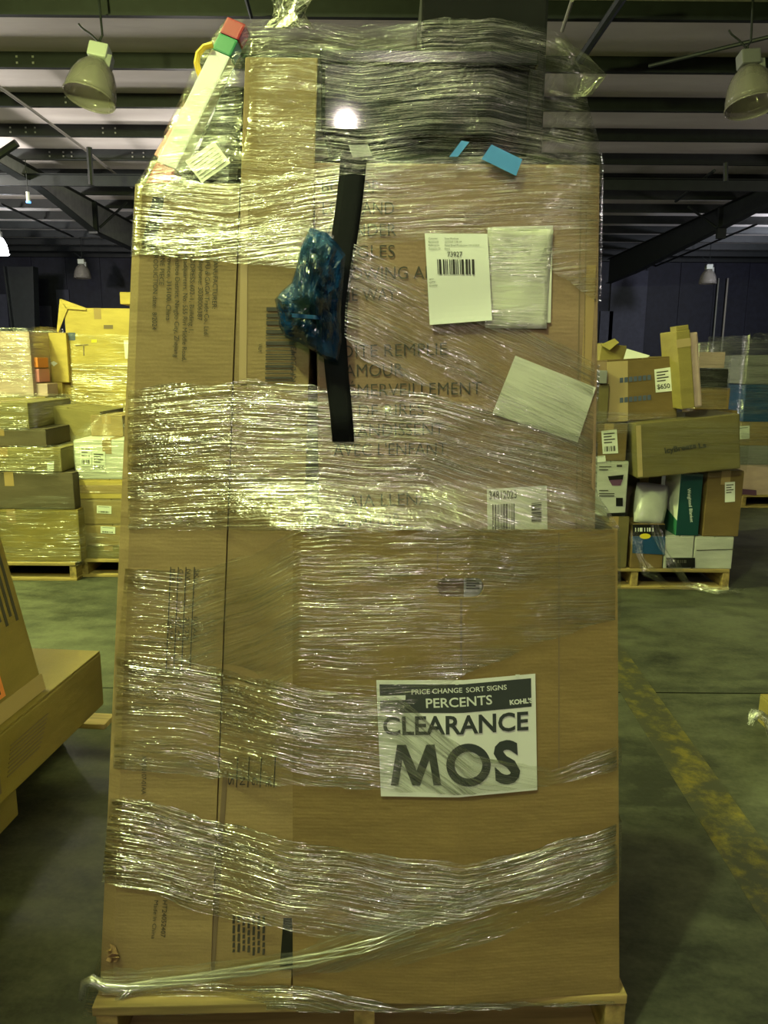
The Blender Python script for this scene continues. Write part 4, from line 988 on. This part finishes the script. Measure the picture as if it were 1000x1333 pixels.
# mauve wrapped carton and toys
YM = 6.2
pallet('pallet under the mauve wrapped carton, hidden behind other loads', -3.35, 6.75, 0, 1.1, 1.0, .14, 'x')
zm = aty(20, 516, YM).z
cpx('brown_carton', 'brown carton base hidden beneath the mauve wrapped carton', 'carton', -60, 516, 66, 700, YM, .8, M['card_old'], z0=.141, tape='')
cpx('mauve_carton', 'mauve carton in shiny film in the left background', 'carton', -60, 431, 41, 515, YM, .6, M['card_mauve'], z0=zm + .001)
cpx('brown_carton', 'shaded brown carton behind the small pink packs', 'carton', 46, 466, 66, 515, YM + .4, .3, M['card_r'], z0=zm + .001)
for i, (x0, y0, x1, y1, mm, lab) in enumerate(((43, 464, 49, 478, 'orange', 'small peach toy pack peeking out above the others by the mauve carton'), (43, 479, 51, 497, 'pinkcard', 'small pink toy pack in the middle beside the mauve carton'), (43, 498, 62, 515, 'card_mauve', 'lowest pale pink toy pack beside the mauve carton'))):
    cpx('toy_pack', lab, 'toy pack', x0, y0, x1, y1, YM + .05, .2, M[mm], z0=aty(50, y1 + .6, YM + .05).z if i < 2 else zm + .001, tape='', flaps=False)
# films on the left loads
fm = thing('stretch_film', 'streaky film round the dark wrapped bundle in the left background', 'stretch film', (-2.5, 5.4, .13))
xr = aty(106, 700, YL).x + .01
loop_band(fm, rect(-2.92, xr, YL - .02, 5.95), .10, .47, M['film_far'], wob=.05); loop_band(fm, rect(-2.92, xr - .04, YL - .025, 5.9), .47, .56, M['film_far_clear'], wob=.05)
loop_band(fm, rect(-2.92, xr - .12, YL - .02, 5.9), .72, .90, M['film_far'], wob=.03); loop_band(fm, rect(-2.92, aty(40, 540, YL + .04).x, YL + .035, 5.8), 1.0, 1.2, M['film_far'], wob=.03)
fm = thing('stretch_film', 'film round the white-topped cartons in the left background', 'stretch film', (-1.7, 5.5, .13))
xa, xb = aty(97, 620, YL + .09).x - .01, -1.61
for z0, z1, k in ((.10, .32, 'film_far'), (.32, .66, 'film_far_clear'), (.66, .96, 'film_far'), ): loop_band(fm, rect(xa, xb, YL + .085, 5.95), z0, z1, M[k], wob=.04)
rows, uvs = [], []          # tent of film up to a peak
pk = aty(141, 527, YL + .2)
for j in range(9):
    s = j / 8; row, q = [], []
    for i in range(13):
        u = i / 12; base = Vector((xa + (xb - xa) * u, YL + .085, .95)); p = base.lerp(Vector((pk.x + (u - .5) * .04, pk.y, pk.z)), s); p.y += .03 * math.sin(u * 9); row.append(p); q.append((u * .5, s * .4))
    rows.append(row); uvs.append(q)
MB().grid(rows, uvs).build('film_peak', M['film_far_clear'], fm, smooth=True)
fm = thing('stretch_film', 'glittering film round the tall yellow cartons', 'stretch film', (-2.4, 7, .5))
for z0, z1, k in ((.9, 1.42, 'film_far'), (1.42, 1.66, 'film_far_clear')): loop_band(fm, rect(aty(88, 500, YY - .01).x, -2.0, YY - .012, 7.45), z0, z1, M[k], wob=.05)
fm = thing('stretch_film', 'film round the mauve carton in the left background', 'stretch film', (-3.3, 6.6, 1.2))
loop_band(fm, rect(-3.65, aty(43, 480, YM - .02).x, YM - .02, 6.85), 1.14, 1.70, M['film_far'], wob=.03)

# ================================================================== right background
YR = 4.87
pallet('pallet under the mixed cartons in the right background', 1.66, 5.42, R(-1), 1.24, 1.1, .14, 'x')
DK = .141
def rx(px, y=690): return aty(px, y, YR).x
def rz(py, px=860): return aty(px, py, YR).z
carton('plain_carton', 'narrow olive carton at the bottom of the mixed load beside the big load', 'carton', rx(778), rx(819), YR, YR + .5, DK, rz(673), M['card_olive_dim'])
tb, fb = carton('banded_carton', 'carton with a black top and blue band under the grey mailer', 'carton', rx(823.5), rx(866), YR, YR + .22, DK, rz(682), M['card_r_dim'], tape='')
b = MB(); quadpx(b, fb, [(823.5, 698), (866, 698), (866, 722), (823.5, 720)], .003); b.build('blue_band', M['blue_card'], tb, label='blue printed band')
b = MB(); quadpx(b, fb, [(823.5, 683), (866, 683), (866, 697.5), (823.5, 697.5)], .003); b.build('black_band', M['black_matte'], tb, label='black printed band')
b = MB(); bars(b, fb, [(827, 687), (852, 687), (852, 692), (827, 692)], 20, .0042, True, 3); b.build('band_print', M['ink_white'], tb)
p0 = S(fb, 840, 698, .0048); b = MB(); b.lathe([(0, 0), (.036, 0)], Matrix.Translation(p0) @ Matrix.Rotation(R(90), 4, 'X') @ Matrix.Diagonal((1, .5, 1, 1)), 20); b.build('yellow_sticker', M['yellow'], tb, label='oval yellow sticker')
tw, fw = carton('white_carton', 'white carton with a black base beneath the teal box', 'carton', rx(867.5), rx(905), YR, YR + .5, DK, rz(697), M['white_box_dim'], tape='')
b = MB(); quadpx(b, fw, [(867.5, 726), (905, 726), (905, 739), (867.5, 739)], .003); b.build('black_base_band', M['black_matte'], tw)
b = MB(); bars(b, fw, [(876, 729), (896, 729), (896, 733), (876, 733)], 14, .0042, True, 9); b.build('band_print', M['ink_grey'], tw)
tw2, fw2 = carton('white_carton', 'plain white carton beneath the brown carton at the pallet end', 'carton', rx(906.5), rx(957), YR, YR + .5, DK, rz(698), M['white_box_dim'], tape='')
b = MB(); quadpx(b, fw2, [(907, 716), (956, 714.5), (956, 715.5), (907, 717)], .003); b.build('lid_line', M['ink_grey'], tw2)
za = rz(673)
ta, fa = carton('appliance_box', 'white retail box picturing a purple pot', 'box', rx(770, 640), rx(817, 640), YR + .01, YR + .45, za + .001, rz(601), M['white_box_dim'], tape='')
b = MB(); quadpx(b, fa, [(790, 668), (816.5, 667), (816.5, 671), (790, 673)], .003); b.build('black_base_band', M['black_matte'], ta); b = MB(); quadpx(b, fa, [(791.5, 620), (812, 618), (811, 624), (793, 625)], .004); b.build('pot_rim_picture', M['black_matte'], ta); b = MB(); quadpx(b, fa, [(802, 648), (811, 648), (811, 659), (802, 659)], .003); b.build('printed_picture', M['black_matte'], ta, label='small black picture of a tray')
b = MB(); quadpx(b, fa, [(793, 625), (811, 624), (808, 632), (797, 632)], .003); b.build('pot_picture', M['pot'], ta, label='purple pot picture')
b = MB(); [quadpx(b, fa, [(780, y), (800 - (y % 3) * 4, y), (800 - (y % 3) * 4, y + 1.2), (780, y + 1.2)], .003) for y in (607, 611, 638, 642, 645)]; quadpx(b, fa, [(803, 605), (810, 605), (810, 608), (803, 608)], .003); b.build('printed_text', M['ink_grey'], ta)
# grey mailer
cs = [(829, 629), (868, 634), (861, 683), (825, 679)]; YM2 = YR + .03
rows = []
for j in range(9):
    row = []
    for i in range(9):
        p = Vector(cs[3]).lerp(Vector(cs[2]), i / 8).lerp(Vector(cs[0]).lerp(Vector(cs[1]), i / 8), j / 8); q = aty(p.x, p.y, YM2 + .10 * j / 8)
        e = (math.sin(math.pi * i / 8) * math.sin(math.pi * j / 8)) ** .5; q.y -= .035 * e + .012 * noise.noise(Vector((i * .8, j * .8, 2))) * e; row.append(q)
    rows.append(row)
t = thing('poly_mailer', 'crumpled grey plastic mailer lying upright on the blue-banded carton', 'mailer', tuple(aty(845, 682, YR + .1)))
solid(MB().grid(rows).build('mailer_skin', M['mailer'], t, smooth=True), .02, 1)
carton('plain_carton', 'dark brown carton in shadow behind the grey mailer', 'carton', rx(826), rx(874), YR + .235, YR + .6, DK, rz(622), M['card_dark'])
# teal box with pale side
x0, x1 = rx(884, 650), rx(913, 650); zb, zt_ = rz(697), rz(617)
t = thing('teal_box', 'teal retail box with a pale left side and white lettering', 'box', ((x0 + x1) / 2, YR + .12, zb)); fz = lambda x, z: YR
MB().box(x0, x1, YR, YR + .26, zb + .001, zt_, None, .003).build('body', M['teal'], t)
MB().hexa([Vector(q) for q in ((x0 - .0015, YR + .002, zb + .10), (x0, YR + .002, zb + .10), (x0, YR + .258, zb + .16), (x0 - .0015, YR + .258, zb + .16), (x0 - .0015, YR + .002, zt_), (x0, YR + .002, zt_), (x0, YR + .258, zt_), (x0 - .0015, YR + .258, zt_))]).build('pale_side', M['paper'], t, label='white side panel')
MB().hexa([Vector(q) for q in ((x0 - .0015, YR + .002, zb), (x0, YR + .002, zb), (x0, YR + .258, zb), (x0 - .0015, YR + .258, zb), (x0 - .0015, YR + .002, zb + .1), (x0, YR + .002, zb + .1), (x0, YR + .258, zb + .16), (x0 - .0015, YR + .258, zb + .16))]).build('green_side', M['tealdeep'], t, label='green lower side panel')
b = MB(); text(b, fz, 'Weighted Blanket', (895, 636), (899, 680), 4.2, .002, .01); b.build('printed_text', M['ink_white'], t)
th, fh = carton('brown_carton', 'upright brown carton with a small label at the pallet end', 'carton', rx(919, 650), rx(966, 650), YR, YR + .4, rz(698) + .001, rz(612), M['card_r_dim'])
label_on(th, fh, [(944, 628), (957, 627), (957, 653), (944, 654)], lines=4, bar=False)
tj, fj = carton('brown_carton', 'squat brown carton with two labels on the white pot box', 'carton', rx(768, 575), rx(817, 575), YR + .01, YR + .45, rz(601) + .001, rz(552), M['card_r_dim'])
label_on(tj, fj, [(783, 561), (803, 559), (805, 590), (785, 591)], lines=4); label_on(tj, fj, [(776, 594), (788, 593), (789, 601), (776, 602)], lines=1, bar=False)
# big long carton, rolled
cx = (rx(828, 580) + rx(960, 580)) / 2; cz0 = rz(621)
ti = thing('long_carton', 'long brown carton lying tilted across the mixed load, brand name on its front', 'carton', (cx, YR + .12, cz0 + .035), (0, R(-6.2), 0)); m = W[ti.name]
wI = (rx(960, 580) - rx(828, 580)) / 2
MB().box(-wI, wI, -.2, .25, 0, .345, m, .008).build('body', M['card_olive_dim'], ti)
b = MB(); b.box(-wI - .001, -wI + .03, -.2015, -.2, .01, .335, m); b.build('edge_tape', M['tape_clear'], ti)
fI2 = lambda x, z: YR - .08
b = MB(); text(b, fI2, 'IcyBreeze', (866, 590), (907, 583), 7, .003, .03); text(b, fI2, 'Ls', (910, 583.5), (920, 582), 6.5, .003, .03); b.build('printed_text', M['ink'], ti)
# $650 carton
xk0, xk1 = rx(797, 500), rx(889, 500)
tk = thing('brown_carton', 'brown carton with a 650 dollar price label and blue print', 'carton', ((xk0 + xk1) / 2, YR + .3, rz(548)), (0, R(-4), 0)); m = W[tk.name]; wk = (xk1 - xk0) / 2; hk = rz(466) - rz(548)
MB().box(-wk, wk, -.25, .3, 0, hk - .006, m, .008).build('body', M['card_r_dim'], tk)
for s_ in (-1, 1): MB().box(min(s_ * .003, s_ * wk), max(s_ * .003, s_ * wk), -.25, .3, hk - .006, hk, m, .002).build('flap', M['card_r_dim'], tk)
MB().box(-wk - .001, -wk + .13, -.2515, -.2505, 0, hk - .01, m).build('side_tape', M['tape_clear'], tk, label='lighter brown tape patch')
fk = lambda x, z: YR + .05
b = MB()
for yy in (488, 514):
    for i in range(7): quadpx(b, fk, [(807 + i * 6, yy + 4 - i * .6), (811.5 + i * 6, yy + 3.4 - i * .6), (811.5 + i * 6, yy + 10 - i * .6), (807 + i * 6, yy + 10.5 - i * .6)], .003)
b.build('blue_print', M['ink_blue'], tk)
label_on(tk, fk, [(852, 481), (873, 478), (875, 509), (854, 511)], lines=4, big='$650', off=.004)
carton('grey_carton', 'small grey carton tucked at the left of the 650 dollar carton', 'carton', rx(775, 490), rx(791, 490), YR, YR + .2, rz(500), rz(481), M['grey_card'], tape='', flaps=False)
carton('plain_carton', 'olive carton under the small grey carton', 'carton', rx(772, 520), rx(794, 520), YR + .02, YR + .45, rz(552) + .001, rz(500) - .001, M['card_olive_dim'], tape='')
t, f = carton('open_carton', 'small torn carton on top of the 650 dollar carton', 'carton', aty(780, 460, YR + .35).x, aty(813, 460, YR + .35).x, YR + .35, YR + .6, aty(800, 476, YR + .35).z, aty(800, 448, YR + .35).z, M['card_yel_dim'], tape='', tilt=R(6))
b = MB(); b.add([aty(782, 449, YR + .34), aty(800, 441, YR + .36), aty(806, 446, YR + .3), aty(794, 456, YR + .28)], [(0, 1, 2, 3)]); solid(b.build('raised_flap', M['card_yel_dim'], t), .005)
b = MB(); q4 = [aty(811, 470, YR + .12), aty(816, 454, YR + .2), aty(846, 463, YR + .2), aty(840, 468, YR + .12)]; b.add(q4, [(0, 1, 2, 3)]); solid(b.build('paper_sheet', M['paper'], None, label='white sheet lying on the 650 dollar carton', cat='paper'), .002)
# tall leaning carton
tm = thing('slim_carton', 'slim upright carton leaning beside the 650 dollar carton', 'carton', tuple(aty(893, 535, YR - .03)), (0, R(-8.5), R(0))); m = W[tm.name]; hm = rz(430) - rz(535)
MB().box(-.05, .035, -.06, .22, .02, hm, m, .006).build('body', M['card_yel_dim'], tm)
MB().box(.036, .085, -.05, .22, .02, hm - .02, m, .012).build('pink_wrap', M['card_mauve'], tm, label='pink wrapped half')
MB().box(-.0515, .0355, -.0615, -.06, hm * .80, hm * .90, m).build('packing_tape', M['tape_clear'], tm)
b = MB(); b.box(-.045, .03, -.055, .05, hm, hm + .03, m, .004); b.build('torn_flap', M['card_yel_dim'], tm)
# dark wrapped goods between
YN = 5.9
for i, (x0, y0, x1, y1, mm, lab) in enumerate(((906, 505, 950, 533, 'card_r', 'low carton in film right of the slim upright carton'), (907, 480, 948, 504, 'black_matte', 'black packed goods in film right of the slim upright carton'), (908, 458, 944, 479, 'card_mauve', 'topmost mauve pack in film right of the slim upright carton'))):
    cpx('wrapped_carton', lab, 'carton', x0, y0, x1, y1, YN, .4, M[mm], z0=aty(930, y1 + .3, YN).z, tape='')
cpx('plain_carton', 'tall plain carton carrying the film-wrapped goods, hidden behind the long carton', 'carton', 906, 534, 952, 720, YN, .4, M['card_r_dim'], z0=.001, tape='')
fm = thing('stretch_film', 'loose film draped over the mixed cartons in the right background', 'stretch film', (1.9, 5, .2))
loop_band(fm, rect(rx(770, 540) - .02, rx(962, 580) + .03, YR - .105, YR + .62), .80, 1.12, M['film_far_clear'], wob=.10)
loop_band(fm, rect(rx(770, 540) - .02, rx(893, 540), YR - .02, YR + .62), 1.03, 1.17, M['film_far'], wob=.05)
loop_band(fm, rect(aty(905, 500, YN - .02).x - .02, aty(951, 500, YN - .02).x, YN - .03, YN + .42), 1.12, 1.62, M['film_far'], wob=.06)
# two hanging tails of film that reach the floor
def tail(pts, w, nm='film_tail'):
    rows, uvs = [], []; n = len(pts)
    P = []
    for i in range(n - 1):
        for k in range(5): P.append(pts[i].lerp(pts[i + 1], k / 5))
    P.append(pts[-1])
    for k in range(6):
        row, q = [], []
        for i, p in enumerate(P):
            a = k / 5 - .5; ww = w * (1 + .35 * math.sin(i * .9 + k))
            row.append(p + Vector((a * ww * .8, math.sin(k * 2.1 + i * .7) * w * .15, a * ww * .5 + .003 * math.sin(i + k * 2)))); row[-1].z = max(row[-1].z, .004); q.append((i * .04, k * w / 5))
        rows.append(row); uvs.append(q)
    MB().grid(rows, uvs).build(nm, M['film_far'], fm, smooth=True)
tail([aty(826, 690, YR - .08), aty(832, 720, YR - .12), aty(845, 746, YR - .18), atz(872, 764, .02), atz(915, 766, .02), atz(945, 769, .03), atz(966, 770, .02)], .07)
tail([aty(852, 682, YR - .08), aty(862, 712, YR - .12), aty(878, 738, YR - .18), atz(897, 761, .03), atz(935, 772, .02), atz(965, 769, .02)], .06)
# far pallet on the right
Y2 = 7.85
pallet('far pallet at the right edge under wrapped goods', aty(1000, 650, Y2).x + .28, 8.4, 0, 1.1, 1.1, .135, 'x')
zb = .136
for i, (yt, x0, mm, lab, nm) in enumerate(((605, 961, 'card_mauve', 'pale carton on the far pallet at the right edge', 'brown_carton'), (580, 962, 'grey_card', 'grey pack above the pale carton on the far pallet', 'grey_carton'), (549, 960, 'card', 'carton with a white label on the far pallet', 'brown_carton'), (500, 962, 'blue_card', 'dark carton in film on the far pallet', 'dark_carton'), (462, 957, 'grey_card', 'topmost grey bundle in film on the far pallet', 'grey_carton'))):
    zt_ = aty(980, yt, Y2).z; xx = aty(x0, 600, Y2).x
    t, f = carton(nm, lab, 'carton', xx, xx + .8, Y2, Y2 + .9, zb, zt_ - .001, M[mm], tape=''); zb = zt_
    if i == 2: label_on(t, f, [(961, 555), (976, 554), (976, 571), (962, 572)], lines=1, bar=False)
    if i == 0:
        b = MB(); quadpx(b, f, [(962, 636), (985, 638), (985, 645), (962, 643)], .004); b.build('purple_band', M['pot'], t)
fm2 = thing('stretch_film', 'film round the far goods at the right edge', 'stretch film', (4, 8.3, .2))
loop_band(fm2, rect(aty(956, 600, Y2).x, aty(956, 600, Y2).x + .95, Y2 - .02, Y2 + .95), .45, 1.75, M['film_far'], wob=.06, nv=12)
tuftp = [aty(966, 470, Y2), aty(975, 445, Y2), aty(985, 437, Y2), aty(1000, 446, Y2)]
rows = [[p + Vector((.04 * math.sin(k * 2 + i), 0, .05 * math.cos(k * 1.7 + i))) for i, p in enumerate(tuftp)] for k in range(6)]
MB().grid(rows, [[(i * .1, k * .03) for i in range(4)] for k in range(6)]).build('film_tuft', M['film_far'], fm2, smooth=True)
# film-wrapped corner of another load at the right edge, near the floor
p = atz(1036, 985, 0)
t, f = carton('yellow_carton', 'corner of a low yellow carton at the right edge of the floor', 'carton', p.x - .004, p.x + .5, p.y + .02, p.y + .3, 0, .12, M['card_yel_dim'])
rows = [[aty(*q, p.y - .03) + Vector((.012 * math.sin(k * 2 + i), .02 * math.cos(k * 2.2 + i), .018 * math.cos(k + i))) for i, q in enumerate(((977, 940), (984, 930), (996, 932), (1004, 952), (1012, 985)))] for k in range(7)]
MB().grid(rows, [[(i * .05, k * .02) for i in range(5)] for k in range(7)]).build('film_scrap', M['film_rope'], None, smooth=True, label='whitish twist of film sticking out at the right edge near the floor', cat='film')

# ---- repeats of one kind share a group
for o in COL.objects:
    if o.parent is None and o.get('category') and not o.get('group'):
        x, y = o.location.x, o.location.y; c = o['category']
        if c == 'carton': o['group'] = 'cartons of the wrapped load in front' if abs(x) < .7 and y < 2.5 else 'cartons by the camera on the left' if y < 3.5 and x < 0 else 'cartons in the left background' if x < 0 else 'cartons on the far right pallet' if y > 7 else 'cartons in the right background'
        elif c == 'stretch film': o['group'] = 'stretch film round the loads'
        elif c == 'toy pack': o['group'] = 'toy packs'
        elif c == 'tape': o['group'] = 'blue tape pieces'
